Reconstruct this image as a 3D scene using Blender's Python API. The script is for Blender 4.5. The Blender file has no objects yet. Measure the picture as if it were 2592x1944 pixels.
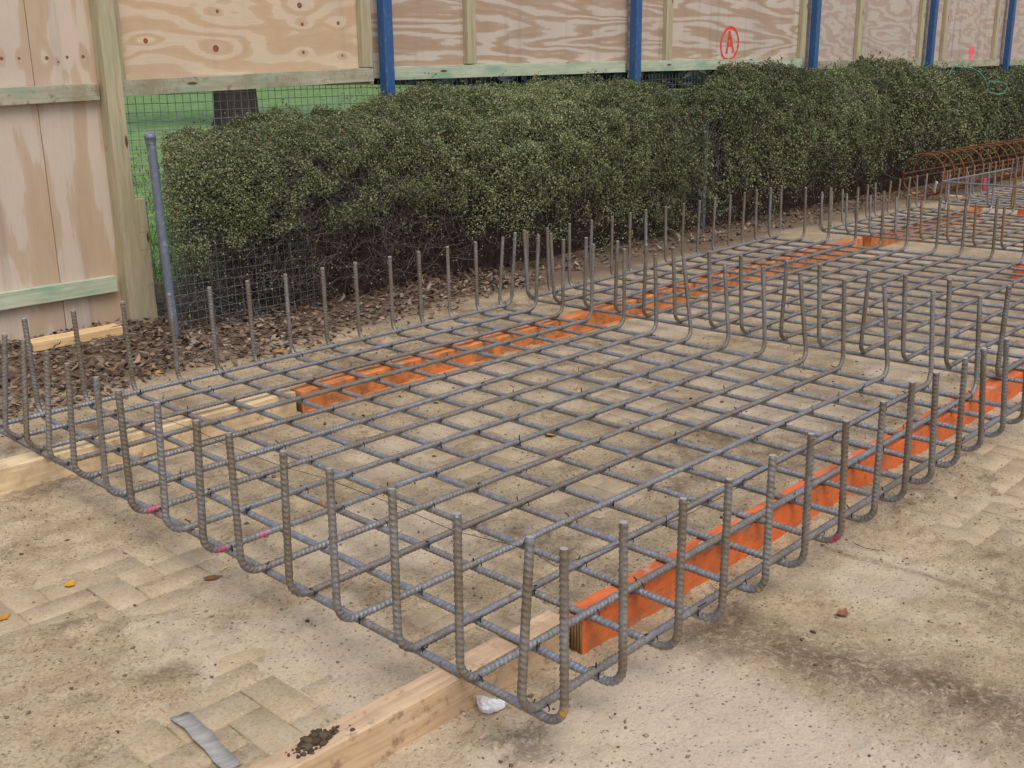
import bpy, math, random
import numpy as np
from mathutils import Vector, Matrix

rng = np.random.default_rng(11)
random.seed(11)
sc = bpy.context.scene

# ------------------------------------------------------------------ camera, sky, sun, exposure
cam = bpy.data.cameras.new("Camera")
cam.lens = 38.2; cam.sensor_width = 36.0; cam.clip_end = 500; cam.clip_start = 0.05
camo = bpy.data.objects.new("Camera", cam); sc.collection.objects.link(camo)
MR = Matrix(((0.68644, -0.72710, -0.01127), (0.21195, 0.18523, 0.95957), (-0.69561, -0.66107, 0.28126)))
camo.matrix_world = Matrix.Translation((-1.484, -4.134, 1.425)) @ MR.transposed().to_4x4()
sc.camera = camo

SUN_EL, SUN_AZ = 58.0, 205.0          # overcast: high, soft, from behind the camera
w = bpy.data.worlds.new("World"); sc.world = w; w.use_nodes = True
nt = w.node_tree; nt.nodes.clear()
sky = nt.nodes.new('ShaderNodeTexSky'); sky.sky_type = 'NISHITA'; sky.sun_disc = False
sky.sun_elevation = math.radians(SUN_EL); sky.sun_rotation = math.radians(SUN_AZ)
sky.air_density = 1.0; sky.dust_density = 4.0; sky.ozone_density = 1.0
bg = nt.nodes.new('ShaderNodeBackground'); bg.inputs[1].default_value = 0.13
wo = nt.nodes.new('ShaderNodeOutputWorld')
nt.links.new(sky.outputs[0], bg.inputs[0]); nt.links.new(bg.outputs[0], wo.inputs[0])
sl = bpy.data.lights.new("Sun", 'SUN'); sl.energy = 1.2; sl.angle = math.radians(40); sl.color = (1.0, 0.985, 0.965)
slo = bpy.data.objects.new("Sun", sl); sc.collection.objects.link(slo)
az = math.radians(SUN_AZ); el = math.radians(SUN_EL)
sdir = Vector((math.sin(az) * math.cos(el), math.cos(az) * math.cos(el), math.sin(el)))
slo.rotation_euler = (-sdir).to_track_quat('-Z', 'Y').to_euler()
sc.view_settings.view_transform = 'Standard'; sc.view_settings.look = 'None'
sc.view_settings.exposure = 0.27; sc.view_settings.gamma = 1.0

# ------------------------------------------------------------------ helpers
def srgb(r, g, b):
    f = lambda c: (c / 255 / 12.92) if c / 255 <= 0.04045 else ((c / 255 + 0.055) / 1.055) ** 2.4
    return (f(r), f(g), f(b), 1.0)

class NT:
    """small wrapper to write node materials tersely"""
    def __init__(s, name):
        s.m = bpy.data.materials.new(name); s.m.use_nodes = True
        s.t = s.m.node_tree; s.t.nodes.clear()
        s.out = s.t.nodes.new('ShaderNodeOutputMaterial')
        s.b = s.t.nodes.new('ShaderNodeBsdfPrincipled')
        s.t.links.new(s.b.outputs[0], s.out.inputs[0])
    def n(s, typ, props=None, **ins):
        nd = s.t.nodes.new(typ)
        for k, v in (props or {}).items(): setattr(nd, k, v)
        for k, v in ins.items():
            key = k.replace('_', ' ')
            inp = nd.inputs[int(k[1:])] if k[0] == 'i' and k[1:].isdigit() else nd.inputs[key]
            s.put(inp, v)
        return nd
    def put(s, inp, v):
        if isinstance(v, bpy.types.NodeSocket): s.t.links.new(v, inp)
        else: inp.default_value = v
    def coord(s, scale=(1, 1, 1), rot=(0, 0, 0), which='Object', loc=(0, 0, 0)):
        c = s.n('ShaderNodeTexCoord')
        mp = s.n('ShaderNodeMapping', None, i0=c.outputs[which], i1=loc, i2=rot, i3=scale)
        return mp.outputs[0]
    def noise(s, vec, scale=5.0, detail=4.0, rough=0.5, dist=0.0):
        return s.n('ShaderNodeTexNoise', None, Vector=vec, Scale=scale, Detail=detail, Roughness=rough, Distortion=dist).outputs[0]
    def ramp(s, fac, stops, interp='LINEAR'):
        r = s.n('ShaderNodeValToRGB', None, i0=fac); cr = r.color_ramp; cr.interpolation = interp
        while len(cr.elements) < len(stops): cr.elements.new(0.5)
        for e, (p, c) in zip(cr.elements, stops):
            e.position = p; e.color = c if len(c) == 4 else (*c, 1)
        return r.outputs[0]
    def math(s, op, a, b=0.0, c=0.0, clamp=False):
        nd = s.n('ShaderNodeMath', {'operation': op, 'use_clamp': clamp}); s.put(nd.inputs[0], a); s.put(nd.inputs[1], b)
        if op in ('MULTIPLY_ADD', 'SMOOTH_MIN', 'WRAP'): s.put(nd.inputs[2], c)
        return nd.outputs[0]
    def mix(s, fac, a, b, mode='MIX'):
        nd = s.n('ShaderNodeMix', {'data_type': 'RGBA', 'blend_type': mode})
        s.put(nd.inputs[0], fac); s.put(nd.inputs[6], a); s.put(nd.inputs[7], b)
        return nd.outputs[2]
    def smooth(s, v, lo, hi):
        nd = s.n('ShaderNodeMapRange', {'interpolation_type': 'SMOOTHSTEP'}, i0=v, i1=lo, i2=hi, i3=0.0, i4=1.0)
        return nd.outputs[0]
    def bump(s, h, strength=0.5, dist=0.01):
        b = s.n('ShaderNodeBump', None, Strength=strength, Distance=dist, Height=h)
        s.t.links.new(b.outputs[0], s.b.inputs['Normal'])
    def set(s, **kw):
        for k, v in kw.items(): s.put(s.b.inputs[k.replace('_', ' ')], v)
        return s.m

def link(o): sc.collection.objects.link(o); return o
def empty(name, loc=(0, 0, 0), rz=0.0):
    o = link(bpy.data.objects.new(name, None)); o.location = loc; o.rotation_euler = (0, 0, rz); o.empty_display_size = 0.1
    return o
def tag(o, label=None, cat=None, group=None, kind=None):
    if label: o['label'] = label
    if cat: o['category'] = cat
    if group: o['group'] = group
    if kind: o['kind'] = kind
    return o
def mesh_np(name, V, faces, mat=None, smooth=False):
    """V (n,3); faces an (m,k) array or a list of such arrays"""
    fl = faces if isinstance(faces, list) else [faces]
    fl = [np.asarray(f, dtype=np.int32) for f in fl if len(f)]
    me = bpy.data.meshes.new(name)
    V = np.asarray(V, dtype=np.float32)
    me.vertices.add(len(V)); me.vertices.foreach_set('co', V.ravel())
    nl = sum(f.size for f in fl); npoly = sum(len(f) for f in fl)
    me.loops.add(nl); me.polygons.add(npoly)
    me.loops.foreach_set('vertex_index', np.concatenate([f.ravel() for f in fl]))
    tot = np.concatenate([np.full(len(f), f.shape[1], dtype=np.int32) for f in fl])
    st = np.concatenate([[0], np.cumsum(tot)[:-1]]).astype(np.int32)
    me.polygons.foreach_set('loop_start', st); me.polygons.foreach_set('loop_total', tot)
    if smooth: me.polygons.foreach_set('use_smooth', np.ones(npoly, dtype=bool))
    me.update(calc_edges=True); me.validate()
    if mat: me.materials.append(mat)
    return me
def obj(name, me, parent=None, loc=(0, 0, 0), rot=(0, 0, 0)):
    o = link(bpy.data.objects.new(name, me)); o.location = loc; o.rotation_euler = rot
    if parent is not None: o.parent = parent
    return o
def colattr(me, col, name='col'):
    a = me.color_attributes.new(name, 'FLOAT_COLOR', 'POINT')
    c = np.ones((len(me.vertices), 4), dtype=np.float32); c[:, :col.shape[1]] = col
    a.data.foreach_set('color', c.ravel())
class MB:
    """collects verts/faces for one mesh"""
    def __init__(s): s.v = []; s.f3 = []; s.f4 = []; s.n = 0
    def add(s, V, f3=None, f4=None):
        V = np.asarray(V, float); s.v.append(V)
        if f3 is not None and len(f3): s.f3.append(np.asarray(f3) + s.n)
        if f4 is not None and len(f4): s.f4.append(np.asarray(f4) + s.n)
        s.n += len(V); return s
    def box(s, x0, x1, y0, y1, z0, z1):
        V = [(x, y, z) for z in (z0, z1) for y in (y0, y1) for x in (x0, x1)]
        return s.add(V, None, [(0, 2, 3, 1), (4, 5, 7, 6), (0, 1, 5, 4), (2, 6, 7, 3), (0, 4, 6, 2), (1, 3, 7, 5)])
    def mesh(s, name, mat=None, smooth=False):
        fl = []
        if s.f4: fl.append(np.concatenate(s.f4))
        if s.f3: fl.append(np.concatenate(s.f3))
        return mesh_np(name, np.concatenate(s.v), fl, mat, smooth)

def beam_mesh(name, L, W, H, mat, seg=14, bev=0.004, wob=0.0015, seed=0):
    """a sawn timber along +X: rounded arrises, slightly uneven faces. y from -W/2..W/2, z 0..H"""
    r = np.random.default_rng(seed); b = bev
    prof = np.array([(-W/2+b, 0), (W/2-b, 0), (W/2, b), (W/2, H-b), (W/2-b, H), (-W/2+b, H), (-W/2, H-b), (-W/2, b)])
    xs = np.concatenate([[0, b], np.linspace(b, L-b, seg+2)[1:-1], [L-b, L]])
    V = []
    for i, x in enumerate(xs):
        k = 1.0 - (2*b/min(W, H) if i in (0, len(xs)-1) else 0)
        p = (prof - [0, H/2]) * k + [0, H/2] + r.normal(0, wob, prof.shape) * (1 if 0 < i < len(xs)-1 else .4)
        p[:, 1] = np.maximum(p[:, 1], 0)
        V += [(x, a, c) for a, c in p]
    F = [(i*8+j, i*8+(j+1) % 8, (i+1)*8+(j+1) % 8, (i+1)*8+j) for i in range(len(xs)-1) for j in range(8)]
    F = [tuple(reversed(f)) for f in F]
    e0 = list(range(8)); e1 = [(len(xs)-1)*8+j for j in range(8)]
    m = bpy.data.meshes.new(name); m.from_pydata(V, [], F + [e0[::-1][::-1], e1[::-1]]); m.update(); m.materials.append(mat)
    import bmesh
    bm = bmesh.new(); bm.from_mesh(m); bmesh.ops.recalc_face_normals(bm, faces=bm.faces); bm.to_mesh(m); bm.free()
    return m

def vnoise(x, y, seed=0):
    xi = np.floor(x).astype(np.int64); yi = np.floor(y).astype(np.int64); xf = x-xi; yf = y-yi
    def h(a, b):
        v = (a*374761393 + b*668265263 + seed*1442695041) & 0x7fffffff
        v = ((v ^ (v >> 13)) * 1274126177) & 0x7fffffff
        return ((v ^ (v >> 16)) & 0xffff) / 65535.0
    u = xf*xf*(3-2*xf); t = yf*yf*(3-2*yf)
    return (h(xi, yi)*(1-u)+h(xi+1, yi)*u)*(1-t) + (h(xi, yi+1)*(1-u)+h(xi+1, yi+1)*u)*t
def fbm(x, y, oct=4, seed=0):
    s = 0; a = 1; t = 0
    for o in range(oct):
        s = s + a*vnoise(x*2**o, y*2**o, seed+o*7); t += a; a *= .5
    return s/t
def sst(v, a, b):
    t = np.clip((v-a)/(b-a), 0, 1); return t*t*(3-2*t)

def fillet(pts, r, ds):
    """polyline with rounded corners, sampled about every ds"""
    P = [np.array(p, float) for p in pts]; out = []; cur = P[0]
    for i in range(1, len(P)-1):
        a = P[i-1]-P[i]; b = P[i+1]-P[i]; a /= np.linalg.norm(a); b /= np.linalg.norm(b)
        th = math.acos(np.clip(a@b, -1, 1)); d = r/math.tan(th/2)
        p0 = P[i]+a*d; p1 = P[i]+b*d; bis = (a+b); bis /= np.linalg.norm(bis); c = P[i]+bis*r/math.sin(th/2)
        out.append(('l', cur, p0)); out.append(('a', p0, p1, c)); cur = p1
    out.append(('l', cur, P[-1]))
    S = []
    for o in out:
        if o[0] == 'l':
            n = max(1, int(np.linalg.norm(o[2]-o[1])/ds)); S += [o[1]+(o[2]-o[1])*k/n for k in range(n)]
        else:
            u = o[1]-o[3]; v = o[2]-o[3]; ang = math.acos(np.clip(u@v/(r*r), -1, 1)); n = max(3, int(ang*r/ds))
            for k in range(n):
                t = k/n; S.append(o[3]+(math.sin((1-t)*ang)*u+math.sin(t*ang)*v)/math.sin(ang))
    S.append(P[-1]); return np.array(S)
def frames(P):
    T = np.gradient(P, axis=0); T /= np.linalg.norm(T, axis=1)[:, None]
    N = np.zeros_like(P); n = np.cross(T[0], [0.31, 0.77, 0.13]); n /= np.linalg.norm(n); N[0] = n
    for i in range(1, len(P)):
        n = N[i-1]-T[i]*(N[i-1]@T[i]); N[i] = n/np.linalg.norm(n)
    return T, N, np.cross(T, N)
def tube(P, r, sides=6, rib=0.0, phase=0.0, slant=0.005, caps=True):
    """tube round a polyline; rib > 0 raises a slanted rib on every third ring"""
    P = np.asarray(P, float); T, N, B = frames(P); n = len(P)
    th = np.linspace(0, 2*np.pi, sides, endpoint=False)+phase
    R = np.full((n, sides), r); off = np.zeros(sides)
    if rib > 0:
        amp = rib*np.abs(np.sin(th-phase))**0.6
        R[2::3] += amp[None, :]
        R += (np.abs(np.cos(th-phase)) > 0.93)[None, :]*rib*0.7
        off = slant*np.where(np.sin(th-phase) >= 0, 1, -1)*np.cos(th-phase)
        R[0] = r*.97; R[-1] = r*.97
    O = np.repeat(off[None, :], n, 0)
    if rib > 0:
        ds = np.linalg.norm(np.diff(P, axis=0), axis=1).mean(); O[1::3] += .38*ds; O[3::3] -= .38*ds
    O[:2] = 0; O[-2:] = 0
    V = P[:, None, :]+R[:, :, None]*(np.cos(th)[None, :, None]*N[:, None, :]+np.sin(th)[None, :, None]*B[:, None, :])+O[:, :, None]*T[:, None, :]
    V = V.reshape(-1, 3)
    i = np.arange(n-1)[:, None]; j = np.arange(sides)[None, :]; j2 = (j+1) % sides
    F = np.stack([i*sides+j, i*sides+j2, (i+1)*sides+j2, (i+1)*sides+j], -1).reshape(-1, 4)
    f3 = []
    if caps:
        b = len(V); V = np.concatenate([V, V[:sides], V[-sides:], P[:1], P[-1:]])
        for k in range(sides):
            k2 = (k+1) % sides
            f3 += [(b+k2, b+k, b+2*sides), (b+sides+k, b+sides+k2, b+2*sides+1)]
    return V, F, np.array(f3) if f3 else None

# ------------------------------------------------------------------ materials
def dirt_colour(s, c):
    big = s.noise(c, 1.3, 5, .6); mid = s.noise(c, 9, 6, .65); fine = s.noise(c, 95, 4, .65); pat = s.noise(c, 3.1, 6, .7, .6)
    base = s.ramp(mid, [(.28, srgb(144, 125, 96)), (.5, srgb(176, 157, 126)), (.72, srgb(194, 176, 146))])
    base = s.mix(s.math('MULTIPLY', s.smooth(big, .40, .7), .8), base, srgb(180, 163, 137))
    base = s.mix(s.math('MULTIPLY', s.smooth(s.noise(c, 2.0, 7, .72, .4), .50, .68), .45), base, srgb(138, 119, 92))
    base = s.mix(s.math('MULTIPLY', s.smooth(fine, .50, .36), .55), base, srgb(116, 98, 77))
    base = s.mix(s.math('MULTIPLY', s.smooth(s.noise(c, 170, 3, .6), .55, .68), .5), base, srgb(212, 197, 170))
    dk = s.math('MULTIPLY', s.smooth(pat, .54, .72), s.smooth(s.noise(c, 42, 4, .7), .40, .58))
    base = s.mix(s.math('MULTIPLY', dk, .8), base, srgb(98, 82, 65))
    return base, mid, fine
def m_dirt():
    s = NT('dry_dirt'); c = s.coord()
    base, mid, fine = dirt_colour(s, c)
    at = s.n('ShaderNodeAttribute', {'attribute_name': 'zone'})
    zs = s.n('ShaderNodeSeparateColor', None, i0=at.outputs['Color'])
    base = s.mix(s.math('MULTIPLY', zs.outputs[0], .55), base, srgb(208, 193, 170))
    gr = s.smooth(s.noise(c, 48, 5, .75), .30, .56)
    base = s.mix(s.math('MULTIPLY', s.math('MULTIPLY', zs.outputs[1], gr), .85), base, srgb(104, 87, 67))
    # damp leaf mould strip towards the hedge
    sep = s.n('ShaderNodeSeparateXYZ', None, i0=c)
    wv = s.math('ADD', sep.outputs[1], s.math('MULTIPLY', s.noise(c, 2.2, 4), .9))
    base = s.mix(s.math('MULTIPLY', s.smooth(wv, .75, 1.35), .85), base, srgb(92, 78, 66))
    sp = s.n('ShaderNodeTexVoronoi', None, Vector=c, Scale=75.0)
    spk = s.math('MULTIPLY', s.smooth(sp.outputs[0], .34, .10), s.smooth(s.n('ShaderNodeSeparateColor', None, i0=sp.outputs[1]).outputs[0], .55, .75))
    base = s.mix(s.math('MULTIPLY', spk, s.smooth(mid, .40, .56)), base, s.ramp(s.n('ShaderNodeSeparateColor', None, i0=sp.outputs[1]).outputs[1], [(0, srgb(112, 96, 76)), (.55, srgb(142, 124, 100)), (1, srgb(212, 200, 178))]))
    s.bump(s.math('ADD', s.math('MULTIPLY', mid, .3), s.math('ADD', fine, s.math('MULTIPLY', spk, .8))), .8, .006)
    return s.set(Base_Color=base, Roughness=.95, Specular_IOR_Level=.1)
def m_paver():
    s = NT('dusty_paver'); geo = s.n('ShaderNodeNewGeometry'); oi = s.n('ShaderNodeObjectInfo')
    base, mid, fine = dirt_colour(s, geo.outputs['Position'])
    d = s.noise(geo.outputs['Position'], 7, 6, .65)
    bare = s.ramp(d, [(.3, srgb(168, 150, 122)), (.5, srgb(182, 164, 136)), (.64, srgb(184, 171, 150)), (.76, srgb(180, 173, 162))])
    base = s.mix(s.math('MULTIPLY_ADD', oi.outputs['Random'], .3, .12), base, bare)
    s.bump(fine, .3, .003)
    return s.set(Base_Color=base, Roughness=.92, Specular_IOR_Level=.12)
def m_steel(name, rust=0.5, dark=1.0):
    s = NT(name); c = s.coord(which='Object'); oi = s.n('ShaderNodeObjectInfo')
    cc = s.n('ShaderNodeVectorMath', {'operation': 'ADD'}, i0=c, i1=s.n('ShaderNodeCombineXYZ', None, i0=s.math('MULTIPLY', oi.outputs['Random'], 40)).outputs[0]).outputs[0]
    lo = s.noise(cc, 2.6, 5, .6); hi = s.noise(cc, 70, 4, .65)
    k = lambda r, g, b: tuple([v*dark for v in srgb(r, g, b)[:3]])+(1,)
    metal = s.ramp(hi, [(.3, k(126, 129, 133)), (.55, k(154, 158, 164)), (.75, k(184, 188, 195))])
    rnd = oi.outputs['Random']
    film = s.smooth(s.math('ADD', s.noise(cc, 6, 5, .7), s.math('MULTIPLY', rnd, .17)), .53-.16*rust, .76-.12*rust)
    base = s.mix(s.math('MULTIPLY', film, .52), metal, s.ramp(hi, [(.3, srgb(84, 68, 44)), (.7, srgb(128, 104, 66))]))
    och = s.math('MULTIPLY', s.smooth(s.math('ADD', s.noise(cc, 5.5, 4, .7), s.math('MULTIPLY', rnd, .06*rust)), .665-.10*max(rust-.6, 0)*2, .74-.10*max(rust-.6, 0)*2), s.smooth(hi, .3, .55))
    base = s.mix(s.math('MULTIPLY', och, .85), base, s.ramp(s.noise(cc, 30, 3), [(.35, srgb(132, 92, 44)), (.65, srgb(176, 128, 48))]))
    fac = s.math('MAXIMUM', s.math('MULTIPLY', film, .55), och)
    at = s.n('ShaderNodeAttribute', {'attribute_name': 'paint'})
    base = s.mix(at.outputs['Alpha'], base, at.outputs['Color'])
    fr = s.math('MAXIMUM', fac, at.outputs['Alpha'])
    met = s.math('MULTIPLY', s.math('SUBTRACT', 1.0, fr), .5)
    ro = s.math('MULTIPLY_ADD', fr, .38, .31)
    s.bump(hi, .15, .001)
    return s.set(Base_Color=base, Metallic=met, Roughness=ro, Specular_IOR_Level=.4)
def m_wood(name, c0, c1, c2, scale=1.0, dirt=None, axis='x', green=0.0):
    s = NT(name); oi = s.n('ShaderNodeObjectInfo')
    sc3 = {'x': (1.2, 22, 22), 'z': (22, 22, 1.2)}[axis]
    c = s.coord(scale=sc3); raw = s.coord()
    sh = s.n('ShaderNodeCombineXYZ', None, i0=s.math('MULTIPLY', oi.outputs['Random'], 31), i1=s.math('MULTIPLY', oi.outputs['Random'], 17)).outputs[0]
    cc = s.n('ShaderNodeVectorMath', {'operation': 'ADD'}, i0=c, i1=sh).outputs[0]
    rr = s.n('ShaderNodeVectorMath', {'operation': 'ADD'}, i0=raw, i1=sh).outputs[0]
    g = s.noise(cc, 2.6*scale, 6, .68, .5); sp = s.noise(cc, 11*scale, 4, .65)
    base = s.ramp(g, [(.3, c0), (.5, c1), (.7, c2)])
    base = s.mix(s.math('MULTIPLY', s.smooth(sp, .55, .8), .4), base, c0)
    if green > 0:
        gm = s.math('MULTIPLY', s.smooth(s.noise(s.coord(scale=(1, 3, 3) if axis == 'x' else (3, 3, 1)), 3.2, 4, .6), .45, .7), green)
        base = s.mix(gm, base, srgb(122, 158, 132))
    st = s.noise(rr, 4.5, 5, .65)
    if dirt is not None:
        base = s.mix(s.math('MULTIPLY', s.smooth(st, .46, .66), .85), base, dirt)
        base = s.mix(s.math('MULTIPLY', s.smooth(s.noise(rr, 19, 5, .7), .55, .68), .6), base, srgb(112, 92, 70))
    kn = s.n('ShaderNodeTexVoronoi', None, Vector=s.coord(scale=(2.2, 9, 9) if axis == 'x' else (9, 9, 2.2)), Scale=1.0)
    base = s.mix(s.smooth(kn.outputs[0], .1, .05), base, srgb(92, 64, 40))
    s.bump(s.math('ADD', g, s.math('MULTIPLY', sp, .5)), .3, .003)
    return s.set(Base_Color=base, Roughness=.8, Specular_IOR_Level=.25)
def m_orange(name, base_c, wear):
    s = NT(name); c = s.coord(); a = s.noise(c, 6, 6, .7); b = s.noise(c, 38, 4, .65)
    st = s.noise(s.coord(scale=(2, 9, 3)), 4, 5, .7)
    col = s.mix(s.smooth(a, .42, .68), base_c, tuple([v*.78 for v in base_c[:3]])+(1,))
    col = s.mix(s.math('MULTIPLY', s.smooth(st, .46, .64), wear), col, srgb(134, 98, 70))
    geo = s.n('ShaderNodeNewGeometry'); nz = s.n('ShaderNodeSeparateXYZ', None, i0=geo.outputs['Normal']).outputs[2]
    # worn bare patches on the trodden top face
    bare = s.math('MULTIPLY', s.smooth(s.noise(c, 11, 5, .6), .55, .64), s.smooth(nz, .6, .9))
    col = s.mix(s.math('MULTIPLY', bare, .8), col, srgb(176, 158, 140))
    col = s.mix(s.math('MULTIPLY', s.smooth(s.noise(s.coord(scale=(5, 1, 16)), 3.5, 5, .75), .56, .70), .6), col, srgb(96, 62, 46))
    col = s.mix(s.math('MULTIPLY', s.smooth(b, .60, .72), .6), col, srgb(80, 52, 40))
    col = s.mix(s.math('MULTIPLY', s.smooth(s.noise(s.coord(scale=(1.2, 4, 5)), 5, 6, .75), .56, .68), .5), col, srgb(172, 150, 130))
    s.bump(b, .2, .002)
    return s.set(Base_Color=col, Roughness=.55, Specular_IOR_Level=.4)
def m_ply(name, vertical=False, pale=srgb(206, 184, 164), band=srgb(186, 148, 110), contrast=.9, kn=(), freq=1.0, grey=.3, lines=11.0, S=None, rag=.35):
    """rotary-cut veneer: contour bands that bend round the knots kn = (x, z, radius) in world metres"""
    s = NT(name); oi = s.n('ShaderNodeObjectInfo'); geo = s.n('ShaderNodeNewGeometry'); wp = geo.outputs['Position']
    off = s.n('ShaderNodeCombineXYZ', None, i0=s.math('MULTIPLY', oi.outputs['Random'], 50), i2=s.math('MULTIPLY', oi.outputs['Random'], 23)).outputs[0]
    cc = s.n('ShaderNodeVectorMath', {'operation': 'ADD'}, i0=wp, i1=off).outputs[0]
    S = S or ((3.2, 1, .55) if vertical else (.55, 1, 3.0))
    f = s.noise(s.n('ShaderNodeMapping', None, i0=cc, i3=S).outputs[0], 1.1*freq, 4.0, .48, .3)
    core = None
    for kx, kz, kr in kn:
        sc_ = (.55, 1, 1.25) if not vertical else (1.25, 1, .55)
        q = s.n('ShaderNodeMapping', None, i0=wp, i1=(-kx, -1.752, -kz)).outputs[0]
        dd = s.n('ShaderNodeVectorMath', {'operation': 'LENGTH'}, i0=s.n('ShaderNodeMapping', None, i0=q, i3=sc_).outputs[0]).outputs['Value']
        dr = s.math('DIVIDE', s.n('ShaderNodeVectorMath', {'operation': 'LENGTH'}, i0=q).outputs['Value'], kr)
        f = s.math('ADD', f, s.math('MULTIPLY', s.smooth(dd, kr*6.5, 0.0), .11))
        core = dr if core is None else s.math('MINIMUM', core, dr)
    saw = s.math('PINGPONG', s.math('MULTIPLY', f, lines), 1.0)
    rg = s.math('ADD', saw, s.math('MULTIPLY', s.math('SUBTRACT', s.noise(s.n('ShaderNodeMapping', None, i0=cc, i3=(4, 1, 30) if not vertical else (30, 1, 4)).outputs[0], 4, 3), .5), rag))
    edge = s.smooth(rg, .40, .56)
    tone = s.math('MULTIPLY', s.math('MULTIPLY', edge, s.math('MULTIPLY_ADD', saw, .6, .4)), contrast)
    base = s.mix(tone, pale, band)
    fi = s.noise(s.n('ShaderNodeMapping', None, i0=cc, i3=(2, 1, 40) if not vertical else (40, 1, 2)).outputs[0], 6, 3, .6)
    base = s.mix(s.math('MULTIPLY', s.smooth(fi, .5, .75), .20), base, srgb(150, 118, 90))
    blot = s.noise(cc, 2.2, 4, .6)
    base = s.mix(s.math('MULTIPLY', s.smooth(blot, .45, .75), .35), base, srgb(176, 160, 152))
    if core is not None:
        kc = s.mix(s.smooth(core, .85, .55), srgb(74, 50, 38), srgb(150, 88, 54))
        base = s.mix(s.smooth(core, 1.08, .92), base, kc)
    wst = s.noise(s.n('ShaderNodeMapping', None, i0=cc, i3=(6, 1, .35)).outputs[0], 1.5, 4, .6)
    base = s.mix(s.math('MULTIPLY', s.smooth(wst, .5, .78), grey), base, srgb(118, 110, 108))
    s.bump(fi, .15, .002)
    return s.set(Base_Color=base, Roughness=.78, Specular_IOR_Level=.25)
def m_attr(name, rough=.6, spec=.4, transl=0.0, mottled=0.0):
    s = NT(name); at = s.n('ShaderNodeAttribute', {'attribute_name': 'col'})
    col = at.outputs['Color']
    if mottled: col = s.mix(s.math('MULTIPLY', s.noise(s.coord(), 60, 4, .6), mottled), col, srgb(70, 55, 44))
    s.set(Base_Color=col, Roughness=rough, Specular_IOR_Level=spec)
    if transl > 0:
        tr = s.n('ShaderNodeBsdfTranslucent', None, Color=col); mx = s.n('ShaderNodeMixShader', None, i0=transl)
        s.t.links.new(s.b.outputs[0], mx.inputs[1]); s.t.links.new(tr.outputs[0], mx.inputs[2]); s.t.links.new(mx.outputs[0], s.out.inputs[0])
    return s.m
def m_flat(name, c0, c1=None, scale=8, rough=.6, spec=.4, metal=0.0, bump=.1, stretch=(1, 1, 1), lo=.35, hi=.65):
    s = NT(name); n = s.noise(s.coord(scale=stretch), scale, 5, .65)
    s.bump(n, bump, .004)
    return s.set(Base_Color=s.mix(s.smooth(n, lo, hi), c0, c1 or c0), Roughness=rough, Specular_IOR_Level=spec, Metallic=metal)

M = dict(
    dirt=m_dirt(), paver=m_paver(),
    steel=m_steel('mill_scale_steel', .5), steel2=m_steel('mill_scale_steel_far', .5, .92), rusty=m_steel('rusting_steel', 1.05, .85),
    tie=m_flat('black_tie_wire', srgb(40, 40, 44), srgb(60, 58, 58), 40, .5, .4, .5),
    pine=m_wood('raw_pine', srgb(176, 144, 110), srgb(198, 168, 134), srgb(212, 186, 154), dirt=srgb(166, 142, 114)),
    pine2=m_wood('pale_sawn_pine', srgb(194, 166, 126), srgb(214, 190, 150), srgb(228, 207, 172), dirt=srgb(180, 156, 122)),
    pinenew=m_wood('fresh_pine', srgb(196, 158, 112), srgb(214, 180, 132), srgb(226, 198, 152)),
    treated=m_wood('treated_pine', srgb(150, 144, 120), srgb(170, 164, 140), srgb(186, 181, 158), green=.5, dirt=srgb(138, 130, 104)),
    treatgreen=m_wood('green_treated_pine', srgb(160, 167, 140), srgb(178, 185, 158), srgb(196, 201, 178), green=.7),
    treatv=m_wood('treated_pine_upright', srgb(152, 139, 110), srgb(172, 160, 130), srgb(188, 177, 150), axis='z', green=.25),
    orange=m_orange('orange_painted_lvl', srgb(222, 110, 54), .5), orange2=m_orange('orange_brown_lvl', srgb(218, 130, 66), .9),
    lvlend=m_flat('lvl_end_grain', srgb(120, 92, 56), srgb(150, 120, 80), 60, stretch=(1, 8, .2)),
    blue=m_flat('blue_paint', srgb(48, 84, 130), srgb(74, 106, 142), 34, .45, .4, lo=.5, hi=.75),
    galv=m_flat('galvanised_pipe', srgb(108, 116, 128), srgb(146, 152, 160), 30, .55, .4, .25, lo=.5, hi=.72),
    wire=m_flat('galvanised_wire', srgb(150, 153, 154), srgb(182, 185, 184), 30, .5, .4, .4),
    wiredull=m_flat('dull_old_wire', srgb(98, 103, 104), srgb(130, 134, 133), 30, .6, .3, .3),
    twig=m_attr('dead_twigs', .8, .2), leaf=m_attr('wire_vine_leaf', .5, .45, .18), litter=m_attr('dead_leaf', .75, .25, 0, .55),
    core=m_flat('hedge_shade_core', srgb(44, 36, 32), srgb(66, 54, 46), 20, .9, .1, bump=.8),
    stone=m_attr('stone_chips', .9, .15), cagerust=m_flat('deep_rust', srgb(74, 50, 40), srgb(98, 68, 50), 25, .8, .2), hooprust=m_flat('orange_rust', srgb(100, 66, 42), srgb(132, 90, 52), 25, .8, .2), bark=m_flat('dark_bark', srgb(46, 38, 36), srgb(72, 60, 55), 9, .9, .2, bump=1, stretch=(3, 3, .4)),
    lawn=m_flat('mown_lawn', srgb(88, 120, 64), srgb(126, 152, 96), 1.6, .9, .1, bump=.4), grass=m_attr('grass_blades', .7, .2, .25),
)

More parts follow.
